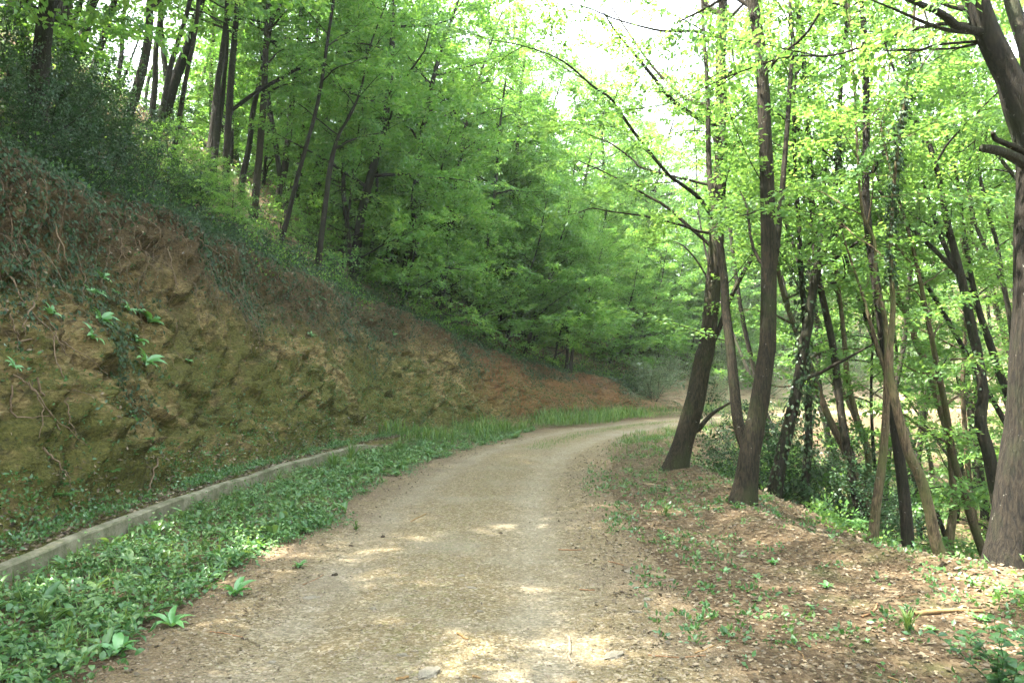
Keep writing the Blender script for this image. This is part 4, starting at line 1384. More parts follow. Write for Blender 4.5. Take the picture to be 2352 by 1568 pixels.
# green fringe along the crest
V, N, s, v = bank_pts(44000, lambda s, v: sstep(0.86, 1.02, v + (bnoise(s, v, 1.2, 9) - 0.5) * 0.3) * (0.5 + 0.5 * sstep(8, 15, s)), s1=40, v1=1.25)
n = len(V)
U = N * 0.5 + rng.normal(0, 0.6, (n, 3)) + np.array([0, 0, 0.5])
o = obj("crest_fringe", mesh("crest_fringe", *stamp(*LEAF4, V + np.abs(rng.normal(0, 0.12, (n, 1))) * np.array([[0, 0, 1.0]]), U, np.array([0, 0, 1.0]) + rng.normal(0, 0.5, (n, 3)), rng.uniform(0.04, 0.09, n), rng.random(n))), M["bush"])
tag(o, kind="stuff")

V, N, s, v = bank_pts(42000, lambda s, v: sstep(0.84, 1.0, v + (bnoise(s, v, 1.0, 19) - 0.5) * 0.5) * sstep(9, 15, s) * sstep(0.42, 0.58, bnoise(s, v * 0.3, 1.4, 29)), s1=34, v1=1.25)
n = len(V)
U = N * 0.6 + rng.normal(0, 0.6, (n, 3)) + np.array([0, 0, 0.4])
o = obj("crest_weeds", mesh("crest_weeds", *stamp(*LEAF4, V + np.abs(rng.normal(0, 0.16, (n, 1))) * np.array([[0.3, 0, 1.0]]), U, np.array([0, 0, 1.0]) + rng.normal(0, 0.5, (n, 3)), rng.uniform(0.04, 0.085, n), rng.random(n))), M["leaf"])
tag(o, kind="stuff")

# pick a place on the bank by the point where it shows in the photograph
_pv = (Vb - CAM)
_pz = _pv @ FW
BPX = np.where(_pz > 0.5, 1176 + F * (_pv @ RT) / np.maximum(_pz, 0.5), -9999)
BPY = np.where(_pz > 0.5, 784 - F * (_pv @ UP) / np.maximum(_pz, 0.5), -9999)


def on_bank(px, py):
    q = (BPX - px) ** 2 + (BPY - py) ** 2 + (_pz * 1.5) ** 2
    k = int(q.argmin())
    return Vb[k], Nb[k]


# bare roots and vines hanging on the bank
rng = np.random.default_rng(606)
vines = [[(30, 560), (60, 620), (75, 700), (70, 790)], [(110, 520), (130, 600), (160, 660)], [(125, 555), (118, 600), (115, 640)], [(150, 570), (175, 650), (185, 700)],
         [(0, 620), (40, 690), (90, 760), (140, 820)], [(45, 690), (90, 730), (120, 790), (150, 850)], [(260, 555), (263, 600), (262, 640)], [(178, 545), (190, 575)],
         [(0, 735), (20, 775), (30, 800)], [(62, 700), (50, 750), (38, 775)], [(45, 890), (80, 930), (130, 990), (180, 1030)], [(28, 865), (60, 905), (72, 960), (75, 1010)],
         [(95, 790), (120, 860), (160, 900), (210, 920)], [(25, 790), (110, 795), (160, 815), (230, 870)], [(65, 880), (100, 960), (115, 1000)], [(120, 930), (150, 980), (165, 1005)],
         [(75, 1035), (110, 1075), (150, 1120)], [(350, 1060), (335, 1110), (320, 1140)], [(440, 560), (500, 590), (545, 620)], [(0, 480), (10, 450), (35, 430)], [(8, 900), (20, 960), (60, 960), (100, 965)],
         [(200, 560), (215, 620), (240, 690)], [(300, 560), (310, 610), (306, 660)], [(380, 570), (385, 620), (395, 680)]]
vl = ["bare root hanging down the ivy at the upper left of the bank", "thin dry vine trailing over the left part of the bank"]
for i, vv in enumerate(vines):
    pts = np.array([on_bank(*q)[0] + on_bank(*q)[1] * rng.uniform(0.05, 0.14) for q in vv])
    sp = smooth_path(pts, 14)
    sp = sp + rng.normal(0, 0.012, sp.shape)
    V, Fc, T = tube(sp, np.linspace(0.011, 0.004, 14) * rng.uniform(0.7, 1.3), 5, 0)
    up_ = np.mean([q[1] for q in vv]) < 700
    o = obj("hanging_root" if up_ else "dry_vine", mesh("root", V - sp[0], Fc), M["vine"], None, sp[0])
    tag(o, vl[0] if up_ else vl[1], "root" if up_ else "vine", "roots hanging in the bank ivy" if up_ else "dry vines trailing on the bank")


# a tangle of fine roots drooping from the cut edge of the turf
parts = []
for i in range(190):
    s0_ = rng.uniform(4, 23)
    v0_ = rng.uniform(0.72, 0.99)
    ln_ = rng.uniform(0.12, 0.42)
    m = 7
    sv = s0_ + np.cumsum(rng.normal(0, 0.035, m))
    vv = v0_ - ln_ * np.linspace(0, 1, m)
    V, _, N = bank_surface(sv, np.clip(vv, 0.02, 1.1))
    q = V + N * (0.03 + 0.10 * np.sin(np.linspace(0.2, 2.6, m)))[:, None] * rng.uniform(0.3, 1.3)
    parts.append(tube(smooth_path(q, 12), np.linspace(0.006, 0.002, 12) * rng.uniform(0.6, 1.5), 3, cap=False))
o = obj("root_tangle", mesh("root_tangle", *join(parts)[:2]), M["vine"])
tag(o, kind="stuff")


# ------------------------------------------------------------------ plants one can tell apart
def rosette(n, size, template, el=(0.35, 1.0), wide=1.0):
    a = np.arange(n) * 2.4 + rng.normal(0, 0.25, n)
    e = rng.uniform(el[0], el[1], n)
    U = np.stack([np.cos(a) * np.cos(e), np.sin(a) * np.cos(e), np.sin(e) * 0.6], 1)
    O = np.stack([np.cos(a) * 0.01, np.sin(a) * 0.01, np.full(n, -0.005)], 1)
    sz = size * rng.uniform(0.65, 1.2, n)
    S = np.stack([sz, sz * wide, sz], 1)
    return stamp(*template, O, U, np.tile([0, 0, 1.0], (n, 1)) + rng.normal(0, 0.12, (n, 3)), S, rng.uniform(0.3, 1, n))


def tuft(n, size, lean=0.5, wide=1.0):
    a = rng.uniform(0, 6.28, n)
    e = rng.uniform(1.5 - lean * 1.6, 1.5, n)
    U = np.stack([np.cos(a) * np.cos(e), np.sin(a) * np.cos(e), np.sin(e)], 1)
    O = rng.normal(0, 0.035, (n, 3)) * np.array([1, 1, 0]) + np.array([0, 0, -0.01])
    sz = size * rng.uniform(0.5, 1.15, n)
    S = np.stack([sz, sz * wide, sz * 0.6], 1)
    return stamp(*GRASS, O, U, np.stack([-np.cos(a), -np.sin(a), np.full(n, 0.6)], 1), S, rng.random(n))


def fern(nf, size):
    parts = []
    for i in range(nf):
        a = i * 6.28 / nf + rng.normal(0, 0.3)
        L = size * rng.uniform(0.75, 1.15)
        m = 16
        t_ = np.linspace(0.12, 1, m)
        out = L * (0.85 * t_)
        zz_ = L * (0.95 * t_ - 0.8 * t_ ** 2)
        C = np.stack([np.cos(a) * out, np.sin(a) * out, zz_], 1)
        T = nrm(np.gradient(C, axis=0))
        S = np.array([-math.sin(a), math.cos(a), 0.0])
        W = nrm(np.cross(T, S))
        for sg in (-1, 1):
            U = S * sg + T * 0.35
            ln = L * 0.30 * np.sin(np.pi * (0.12 + 0.88 * t_) ** 0.8) + 0.008
            parts.append(stamp(*LEAF4, C, U, W, np.stack([ln, ln * 0.42, ln], 1), np.full(m, rng.uniform(0.3, 0.9))))
    return join(parts)


def as_mesh(nm, data):
    V, Fc, T = data
    return mesh(nm, V, Fc, T)


rng = np.random.default_rng(707)
ROS = [as_mesh("broad_rosette", rosette(k, 1.0, LANCE, wide=w)) for k, w in ((13, 1.15), (9, 1.0), (11, 1.3))]
TUF = [as_mesh("grass_tuft", tuft(k, 1.0, l, 1.2)) for k, l in ((60, 0.45), (45, 0.6))]
FER = [as_mesh("fern", fern(8, 1.0)), as_mesh("fern", fern(6, 1.0))]
for me in ROS:
    me.materials.append(M["broad"])
for me in TUF:
    me.materials.append(M["grass"])
for me in FER:
    me.materials.append(M["fern"])


def single(name, me, p, size, label, cat, group=None, normal=None, rz=None):
    o = bpy.data.objects.new(name, me)
    COL.objects.link(o)
    o.location = p
    q = Matrix.Rotation(rng.uniform(0, 6.28) if rz is None else rz, 4, 'Z')
    if normal is not None:
        up_ = Vector((0, 0, 1)).lerp(Vector(normal), 0.55).normalized()
        q = up_.to_track_quat('Z', 'Y').to_matrix().to_4x4() @ q
    o.rotation_euler = q.to_euler()
    o.scale = (size, size, size)
    return tag(o, label, cat, group)


GB = "broad leaved plants growing on the bank"
for i, (px, py, w, lab) in enumerate((
        (232, 640, 46, "small broad leaved plant highest on the bank, among the ivy"),
        (212, 672, 58, "tall broad leaved plant below the highest one on the bank"),
        (262, 672, 22, "tiny light green sprig right of the tall broad leaved plant"),
        (116, 722, 42, "broad leaved plant at far left of the bank cluster, by itself"),
        (290, 712, 44, "compact broad leaved plant touching the biggest one on its upper left"),
        (342, 742, 78, "biggest bright broad leaved plant of the cluster on the bank"),
        (228, 742, 62, "broad leaved plant left of the biggest, above the spreading one"),
        (212, 778, 66, "spreading broad leaved plant low left in the bank cluster"),
        (312, 785, 54, "broad leaved plant straight below the biggest of the bank cluster"),
        (333, 832, 72, "lowest broad leaved plant of the bank cluster, star shaped"),
        (28, 842, 44, "broad leaved plant at the left photo edge, crossed by vines"),
        (430, 832, 20, "little seedling right of the lowest broad leaved plant"),
        (710, 770, 26, "lone light green plant in the middle of the bank"),
        (740, 685, 24, "lone plant on the bank just under the ivy line"),
        (712, 690, 20, "smaller of two plants under the ivy line"),
        (905, 770, 22, "small plant on the far bank near the red earth"),
        (850, 800, 20, "weed on the far bank left of the red earth"))):
    p, nn_ = on_bank(px, py)
    dist = np.linalg.norm(p - CAM)
    single("broad_leaved_plant", ROS[i % 3], p, 0.62 * w * dist / F, lab, "plant", GB, nn_)

def gpx(px, py, z=0.0):
    r_ = ray(px, py)
    Y = (z - 1.6) / r_[2]
    p = CAM + r_ * Y
    d_, s_ = lateral([p[0]], [p[1]])
    p[2] = float(surf_z(np.array([p[0]]), np.array([p[1]]), s_, d_)[0])
    return p


GV = "plants of the left verge that stand out"
for i, (px, py, w, lab) in enumerate((
        (395, 1440, 122, "large bright rosette with wavy leaves at the verge's edge beside the gravel"),
        (270, 1502, 120, "large rosette with pale drooping leaves, lower left corner"),
        (540, 1368, 100, "loose rosette farthest out on the gravel, right of the verge"),
        (205, 1385, 96, "pale leaved rosette in the thick of the verge, lower left"),
        (122, 1530, 96, "upright rosette at the bottom left, catching the sun"),
        (290, 1440, 60, "small rosette just left of the large bright one"),
        (30, 1556, 90, "broad leaves rising in the very bottom left corner"),
        (600, 1260, 52, "small rosette on the verge edge halfway up the road"),
        (688, 1300, 44, "seedling with two arched leaves on the gravel's left edge"),
        (515, 1215, 54, "long leaved rosette in the verge below the kerb"),
        (850, 1090, 48, "light green rosette on the verge right of the dark grass tufts"),
        (895, 1072, 40, "rosette at the gravel's edge where the verge narrows"))):
    p = gpx(px, py)
    single("verge_rosette", ROS[(i + 1) % 3], p, 0.55 * w * p[1] / F, lab, "plant", GV)
GT = "grass tufts along the verge"
for i, (px, py, h, lab) in enumerate((
        (95, 1440, 70, "dark grass tuft low in the left verge"),
        (160, 1490, 66, "sunlit yellow green grass tuft in the bottom left verge"),
        (765, 1080, 46, "dark grass tuft against the kerb, left one of two"),
        (806, 1058, 58, "tall dark grass tuft hiding the kerb, right one of two"),
        (916, 1040, 34, "grass tuft by the kerb beyond the two dark ones"),
        (1040, 1018, 36, "grass tuft where the kerb ends"),
        (826, 1085, 30, "short grass tuft in front of the tall dark one"),
        (640, 1105, 28, "short grass tuft at the kerb's foot, mid verge"),
        (2085, 1450, 56, "thin grass tuft with arching blades on the right shoulder"),
        (818, 1212, 26, "low grass tuft alone on the left of the gravel"),
        (1530, 1180, 24, "low green tuft on the right shoulder below the leaning tree"))):
    p = gpx(px, py)
    single("grass_tuft", TUF[i % 2], p, 1.15 * h * p[1] / F, lab, "grass", GT)
GF = "ferns"
for i, (px, py, w, lab, where) in enumerate((
        (258, 1085, 44, "fern low on the left bank above the kerb", "b"), (352, 1040, 34, "small upright fern on the bank right of the kerb fern", "b"),
        (338, 1008, 30, "little fern frond higher on the lower bank", "b"), (150, 1140, 50, "fern in the gutter behind the kerb at left", "b"),
        (1722, 1158, 46, "fern at the foot of the tall road edge tree", "g"), (1760, 1150, 34, "fern just right of the tall road edge tree's foot", "g"))):
    p = on_bank(px, py)[0] if where == "b" else gpx(px, py)
    single("fern", FER[i % 2], p, 0.7 * w * np.linalg.norm(p - CAM) / F, lab, "fern", GF)
for x, y, sz, lab in ((5.4, 9.6, 0.6, "big light green fern between the ivy trunk and the sunny slope"), (5.0, 8.3, 0.4, "fern at the foot of the left leaning ivy trunk"),
                      (5.9, 10.6, 0.5, "fern behind the Y forked trunk"), (8.2, 12.3, 0.6, "fern on the bare sunny slope"), (4.5, 10.8, 0.4, "fern just over the road's right edge")):
    p = np.array([x, y, ground_z(x, y)])
    single("fern", FER[0], p, sz, lab, "fern", GF)
GS = "weeds on the right shoulder"
for i, (px, py, w, lab) in enumerate((
        (1898, 1350, 50, "weed with one upright oval leaf on the right shoulder"), (1664, 1318, 40, "dark green weed, lower left of the upright oval leaf"),
        (1628, 1296, 26, "single round green leaf lying on the right shoulder"), (1524, 1240, 26, "curled green leaf on the gravel's right edge"),
        (1775, 1290, 44, "leafy weed on the shoulder in front of the forked tree"), (1740, 1330, 40, "low weed among dead leaves at right"),
        (2140, 1445, 50, "weed with broad leaves beside the pale log"), (1990, 1480, 26, "small weed in the sun patch on the right shoulder"),
        (1860, 1395, 26, "tiny seedling right of the gravel"), (2250, 1425, 60, "weed left of the leafy corner plant"))):
    p = gpx(px, py)
    single("shoulder_weed", ROS[(i + 2) % 3], p, 0.5 * w * p[1] / F, lab, "weed", GS)
# leafy plant in the lower right corner
p0 = gpx(2318, 1600)
r = root("leafy_plant", p0, "dark green many stemmed leafy plant in the lower right corner", "plant")
lv, tb = [], []
for i in range(16):
    a = rng.uniform(0, 6.28)
    dv = nrm(np.array([[math.cos(a) * 0.5, math.sin(a) * 0.5, 1.0]]))[0]
    sp = wander((rng.normal(0, 0.05), rng.normal(0, 0.05), -0.02), dv, rng.uniform(0.22, 0.42), 6, 0.12, -0.05)
    tb.append((sp, np.linspace(0.004, 0.002, 7), 4))
    for k in range(1, 7):
        for sg in (-1, 1):
            aa = a + k * 1.57 + (0 if sg > 0 else math.pi)
            lv.append((sp[k], (math.cos(aa), math.sin(aa), 0.15), rng.uniform(0.05, 0.085)))
V, Fc, T = stamp(*OVATE, np.array([q[0] for q in lv]), np.array([q[1] for q in lv]), np.tile([0, 0, 1.0], (len(lv), 1)) + rng.normal(0, 0.2, (len(lv), 3)), np.array([q[2] for q in lv]))
obj("leaves", mesh("leaves", V, Fc, T), M["herb"], r)
obj("stems", tubes_mesh("stems", tb), M["fern"], r)

# ------------------------------------------------------------------ verge herbs, roadside grass
rng = np.random.default_rng(808)


def vedge(s):
    return -1.75 + 0.45 * (fbm(np.stack([s * 0.7, 0 * s, 0 * s], 1), 3) - 0.5) * 2


parts = []


def verge_spots(n, power=1.25, spill=0.0):
    s = 2.6 + 20 * rng.random(n) ** power
    e = vedge(s) + spill
    return s, -3.22 + (e + 3.22) * rng.random(n) ** 0.9


def patch(s, d, sc_, off):
    return fbm(np.stack([s * sc_, d * sc_, np.full(len(s), off)], 1), 2)


# low mixed herbs in patches of their own size, height and green
for kind_, (n, l0, l1, hm_, lo, hi, off, sp_, tmpl) in enumerate(((4600, 0.018, 0.034, 0.025, 0.1, 0.5, 1.0, 0.25, OVATE), (1700, 0.035, 0.065, 0.045, 0.2, 0.75, 5.0, 0.25, OVATE),
                                                            (1300, 0.025, 0.045, 0.08, 0.55, 1.0, 9.0, 0.1, OVATE), (1000, 0.06, 0.12, 0.05, 0.2, 0.75, 13.0, 0.2, LANCE))):
    s, d = verge_spots(n, 1.25, sp_)
    keep = rng.random(len(s)) < sstep(0.50, 0.62, patch(s, d, 2.2, off)) + 0.05
    s, d = s[keep], d[keep]
    P = road_pt(s, d)
    n = len(P)
    per = 9
    q = rng.normal(0, 1, (n, per, 3)) * np.array([0.06, 0.06, 0.0])
    q[..., 2] = np.abs(rng.normal(hm_, hm_ * 0.6, (n, per))) * (0.5 + rng.random((n, 1)))
    U = np.stack([rng.normal(0, 1, n * per), rng.normal(0, 1, n * per), rng.normal(0.25, 0.4, n * per)], 1)
    W = np.array([0, 0, 1.0]) + rng.normal(0, 0.4, (n * per, 3))
    tn = np.clip(np.repeat(rng.uniform(lo, hi, n), per) + rng.normal(0, 0.12, n * per), 0, 1)
    parts.append(stamp(*tmpl, (P[:, None] + q).reshape(-1, 3), U, W, np.repeat(rng.uniform(l0, l1, n), per) * rng.uniform(0.7, 1.3, n * per), tn))
n = 620
s, d = verge_spots(n, 1.3, 0.2)
P = road_pt(s, d)
per = 6
a = rng.uniform(0, 6.28, (n, per))
el = rng.uniform(0.3, 1.0, (n, per))
U = np.stack([np.cos(a) * np.cos(el), np.sin(a) * np.cos(el), np.sin(el) * 0.8], -1).reshape(-1, 3)
parts.append(stamp(*LANCE, np.repeat(P, per, 0), U, np.tile([0, 0, 1.0], (n * per, 1)) + rng.normal(0, 0.2, (n * per, 3)), np.repeat(rng.uniform(0.08, 0.22, n), per) * rng.uniform(0.7, 1.2, n * per), rng.uniform(0.2, 1, n * per)))
# taller weeds on thin stems stand above the rest
n = 300
s, d = verge_spots(n, 1.3, 0.05)
P = road_pt(s, d)
for i in range(n):
    hgt_ = rng.uniform(0.12, 0.32)
    dv = nrm(np.array([[rng.normal(0, 0.25), rng.normal(0, 0.25), 1.0]]))[0]
    m = int(rng.integers(4, 8))
    C = P[i] + dv * (hgt_ * np.linspace(0.25, 1, m))[:, None]
    a = rng.uniform(0, 6.28) + np.arange(m) * 1.57
    for sg in (0, math.pi):
        U = np.stack([np.cos(a + sg), np.sin(a + sg), np.full(m, 0.35)], 1)
        parts.append(stamp(*(OVATE if i % 3 else LANCE), C, U, np.tile([0, 0, 1.0], (m, 1)) + rng.normal(0, 0.25, (m, 3)), rng.uniform(0.035, 0.075) * np.linspace(1.1, 0.6, m), np.full(m, rng.uniform(0.3, 1.0))))
o = obj("verge_herbs", mesh("verge_herbs", *join(parts)), M["herb"])
tag(o, kind="stuff")


def grass_blades(P, size, wide=1.3):
    n = len(P)
    a = rng.uniform(0, 6.28, n)
    e = rng.uniform(0.8, 1.5, n)
    U = np.stack([np.cos(a) * np.cos(e), np.sin(a) * np.cos(e), np.sin(e)], 1)
    S = np.stack([size, size * wide, size * 0.6], 1)
    return stamp(*GRASS, P, U, np.stack([-np.cos(a), -np.sin(a), np.full(n, 0.6)], 1), S, rng.random(n))


n = 13000
s = rng.uniform(17.5, 44, n)
d = -3.9 + (2.1 + 0.7 * sstep(20, 26, s) + 0.9 * n2(s, s * 0, 0.5, 2, 1.0)) * rng.random(n) ** 0.9
P1 = on_ground(s, d)
P1[:, 2] += 0.06
n = 5200
s = rng.uniform(13.5, 36, n)
d = 1.55 - 0.45 * sstep(17, 22, s) + 1.8 * rng.random(n) ** 0.8
k = (rng.random(n) < sstep(12, 20, s)) & (n2(s, d, 0.9, 2, 6.0) > -0.12)
P2 = road_pt(s[k], d[k])
n = 3200
s = rng.uniform(17, 34, n)
d = rng.normal(0.0, 0.2, n)
P3 = road_pt(s, d)
n = 2600
s = rng.uniform(3, 16, n)
d = -3.3 + 1.5 * rng.random(n)
P4 = road_pt(s, d)
P = np.concatenate([P1, P2, P3, P4])
size = np.concatenate([rng.uniform(0.08, 0.42, len(P1)) * (0.25 + 1.1 * sstep(0.35, 0.65, fbm(np.stack([P1[:, 0] * 0.9, P1[:, 1] * 0.9, P1[:, 0] * 0], 1), 3))), rng.uniform(0.06, 0.22, len(P2)), rng.uniform(0.04, 0.10, len(P3)), rng.uniform(0.06, 0.2, len(P4))])
o = obj("roadside_grass", mesh("roadside_grass", *grass_blades(P, size)), M["grass"])
tag(o, kind="stuff")
# small weeds in the gutter and on the shoulder
n = 3400
s = np.concatenate([rng.uniform(3, 20, 1500), rng.uniform(3.2, 24, 1900)])
d = np.concatenate([rng.uniform(-4.1, -3.5, 1500), rng.uniform(1.4, 4.2, 1900)])
P = on_ground(s, d)
P[:1500, 2] += 0.05
P[1500:, 2] = road_pt(s[1500:], d[1500:])[:, 2]
k = (n2(P[:, 0], P[:, 1], 1.0, 2, 2.2) > 0.0) | (rng.random(n) < np.where(d < 0, 0.5, 0.12))
P = P[k]
n = len(P)
o = obj("scattered_weeds", mesh("scattered_weeds", *clumps(P, 9, rng.uniform(0.03, 0.1, n), rng.uniform(0.02, 0.1, n), 0.04)), M["herb"])
tag(o, kind="stuff")

# ------------------------------------------------------------------ dead leaves, gravel
rng = np.random.default_rng(909)


def litter(P, smin, smax, lift=0.012, tilt=0.45):
    n = len(P)
    P = P + np.array([0, 0, 1.0]) * rng.uniform(0, lift, (n, 1))
    U = np.stack([rng.normal(0, 1, n), rng.normal(0, 1, n), rng.normal(0, 0.2, n)], 1)
    return stamp(*LEAF4, P, U, np.array([0, 0, 1.0]) + rng.normal(0, tilt, (n, 3)), rng.uniform(smin, smax, n), rng.random(n))


n = 36000
s = 2.6 + 20 * rng.random(n) ** 1.35
d = 1.0 + 3.9 * rng.random(n) ** 0.75
L1 = litter(road_pt(s, d), 0.012, 0.048)
n = 9000
s = 2.6 + 18 * rng.random(n) ** 1.35
d = -3.3 + 2.3 * rng.random(n)
L2 = litter(road_pt(s, d), 0.012, 0.045)
n = 9000
s = 2.6 + 12 * rng.random(n) ** 1.4
d = rng.uniform(-1.8, 1.8, n)
L3 = litter(road_pt(s, d), 0.008, 0.028, 0.006, 0.3)
n = 5000
s = 2.6 + 17 * rng.random(n)
d = rng.uniform(-4.1, -3.46, n)
Pg = on_ground(s, d)
Vg, _, _ = bank_surface(s, np.interp(-d, [3.40, 3.85, 5.9], [-0.12, 0, 1]))
L4 = litter(Vg, 0.03, 0.07, 0.03, 0.6)
n = 14000
s = rng.uniform(3, 34, n)
d = 3.9 + 16 * rng.random(n) ** 1.3
L5 = litter(on_ground(s, d), 0.04, 0.09, 0.03, 0.5)
o = obj("leaf_litter", mesh("leaf_litter", *join([L1, L2, L3, L4, L5])), M["litter"])
tag(o, kind="stuff")

PEB = (np.array([(1, 0.1, 0), (0.2, 0.9, -0.1), (-0.9, 0.2, 0.1), (-0.1, -0.85, 0), (0.1, 0, 0.55), (0, 0, -0.5)]),
       np.array([(0, 1, 4), (1, 2, 4), (2, 3, 4), (3, 0, 4), (1, 0, 5), (2, 1, 5), (3, 2, 5), (0, 3, 5)]))
n = 30000
s = 2.6 + 15 * rng.random(n) ** 1.5
d = rng.normal(0.1, 1.1, n)
k = (d > -2.3) & (d < 4)
P = road_pt(s[k], d[k])
n = len(P)
sz = 0.004 + 0.013 * rng.random(n) ** 3
o = obj("road_gravel", mesh("road_gravel", *stamp(*PEB, P, rng.normal(0, 1, (n, 3)) * np.array([1, 1, 0.15]), np.array([0, 0, 1.0]) + rng.normal(0, 0.3, (n, 3)), sz), smooth=False), M["pebble"])
tag(o, kind="stuff")


# ------------------------------------------------------------------ stones and sticks
def stone_mesh(seed, flat):
    import bmesh
    bm = bmesh.new()
    bmesh.ops.create_icosphere(bm, subdivisions=3, radius=1.0)
    V = np.array([v.co[:] for v in bm.verts])
    k = fbm(V * 0.9 + seed, 2) * 0.9 + 0.55
    c = np.round(V * 1.6 + (fbm(V * 2 + seed, 2)[:, None] - 0.5)) / 1.6
    V2 = (V * 0.55 + c * 0.45) * k[:, None] * np.array([1.0, 0.66, flat])
    V2 += (fbm(V * 5 + seed, 2)[:, None] - 0.5) * 0.12
    for v, q in zip(bm.verts, V2):
        v.co = q
    me = bpy.data.meshes.new("stone")
    bm.to_mesh(me)
    bm.free()
    return me


STN = [stone_mesh(k * 7.7, f) for k, f in ((1, 0.28), (2, 0.4), (3, 0.2), (4, 0.5))]
STT = [m.copy() for m in STN]
for a_m, b_m in zip(STN, STT):
    a_m.materials.append(M["stone"])
    b_m.materials.append(M["stone_tan"])
rng = np.random.default_rng(111)
GST = "loose stones on the road and its shoulders"
for i, (px, py, w, lab) in enumerate((
        (1461, 1404, 27, "pale flat stone right of the middle of the gravel"), (1486, 1376, 23, "pale stone just behind the flat one right of the middle"),
        (1514, 1320, 52, "long flat ochre slab half sunk in the right of the gravel"), (1446, 1312, 26, "grey stone just left of the long ochre slab"),
        (1541, 1330, 17, "pale chip at the right end of the long ochre slab"), (1406, 1504, 46, "wide grey slab flush with the gravel, right of the pale stick"),
        (1371, 1488, 26, "grey flat stone between the pale stick and the wide slab"), (1669, 1389, 19, "small pale stone right of the gravel"),
        (1704, 1277, 24, "grey upright chip on the shoulder in front of the tall tree"), (1626, 1395, 14, "small white stone on the gravel, right side"),
        (711, 1362, 40, "long pale flat stone on the left of the gravel"), (858, 1396, 20, "pale flat stone in the left part of the gravel"),
        (923, 1502, 26, "pale stone near the bottom, left of centre"), (981, 1548, 58, "broad pale slab flush in the gravel at the bottom edge"),
        (1081, 1346, 24, "pale stone in the middle of the gravel"), (1060, 1322, 18, "small grey stone in the middle of the gravel"),
        (624, 1508, 20, "small pale stone in the sunlit lower left gravel"), (1100, 1401, 16, "pair of pale chips lower centre, bigger one"),
        (2022, 1382, 42, "brown mossy stone on the right shoulder"), (2132, 1357, 27, "ochre stone behind the pale log"),
        (2022, 1430, 34, "tan stone beside the bent stick on the shoulder"), (1977, 1452, 20, "pale stone left of the tan one on the shoulder"),
        (2224, 1560, 32, "pale stone at the bottom right, left of the leafy plant"), (2179, 1506, 26, "tan stone in the lower right among dead leaves"),
        (2124, 1386, 24, "whitish stone above the pale log"), (2209, 1328, 26, "tan stone in front of the massive right trunk"),
        (2284, 1388, 34, "grey brown stone at the right below the massive trunk"), (1911, 1384, 18, "small tan stone right of the upright oval leaf"),
        (1820, 1226, 44, "earthy stone on the road's right edge, nearer one"), (1880, 1232, 48, "earthy stone on the road's right edge, at the drop"),
        (1492, 1113, 36, "long low stone on the shoulder left of the tall tree"), (1540, 1125, 30, "stone at the foot of the slope right of the long low one"),
        (1950, 1286, 28, "flat stone at the lip of the drop, left of the slim Y forked trunk"), (862, 1093, 15, "white stone at the verge's edge"))):
    p = gpx(px, py)
    tan = px > 1750 or i in (2, 30, 31)
    o = single("stone", (STT if tan else STN)[i % 4], p, 0.5 * w * p[1] / F, lab, "stone", GST)
    o.rotation_euler = (rng.normal(0, 0.08), rng.normal(0, 0.08), rng.normal(0, 0.5))
GK = "sticks and twigs on the road"
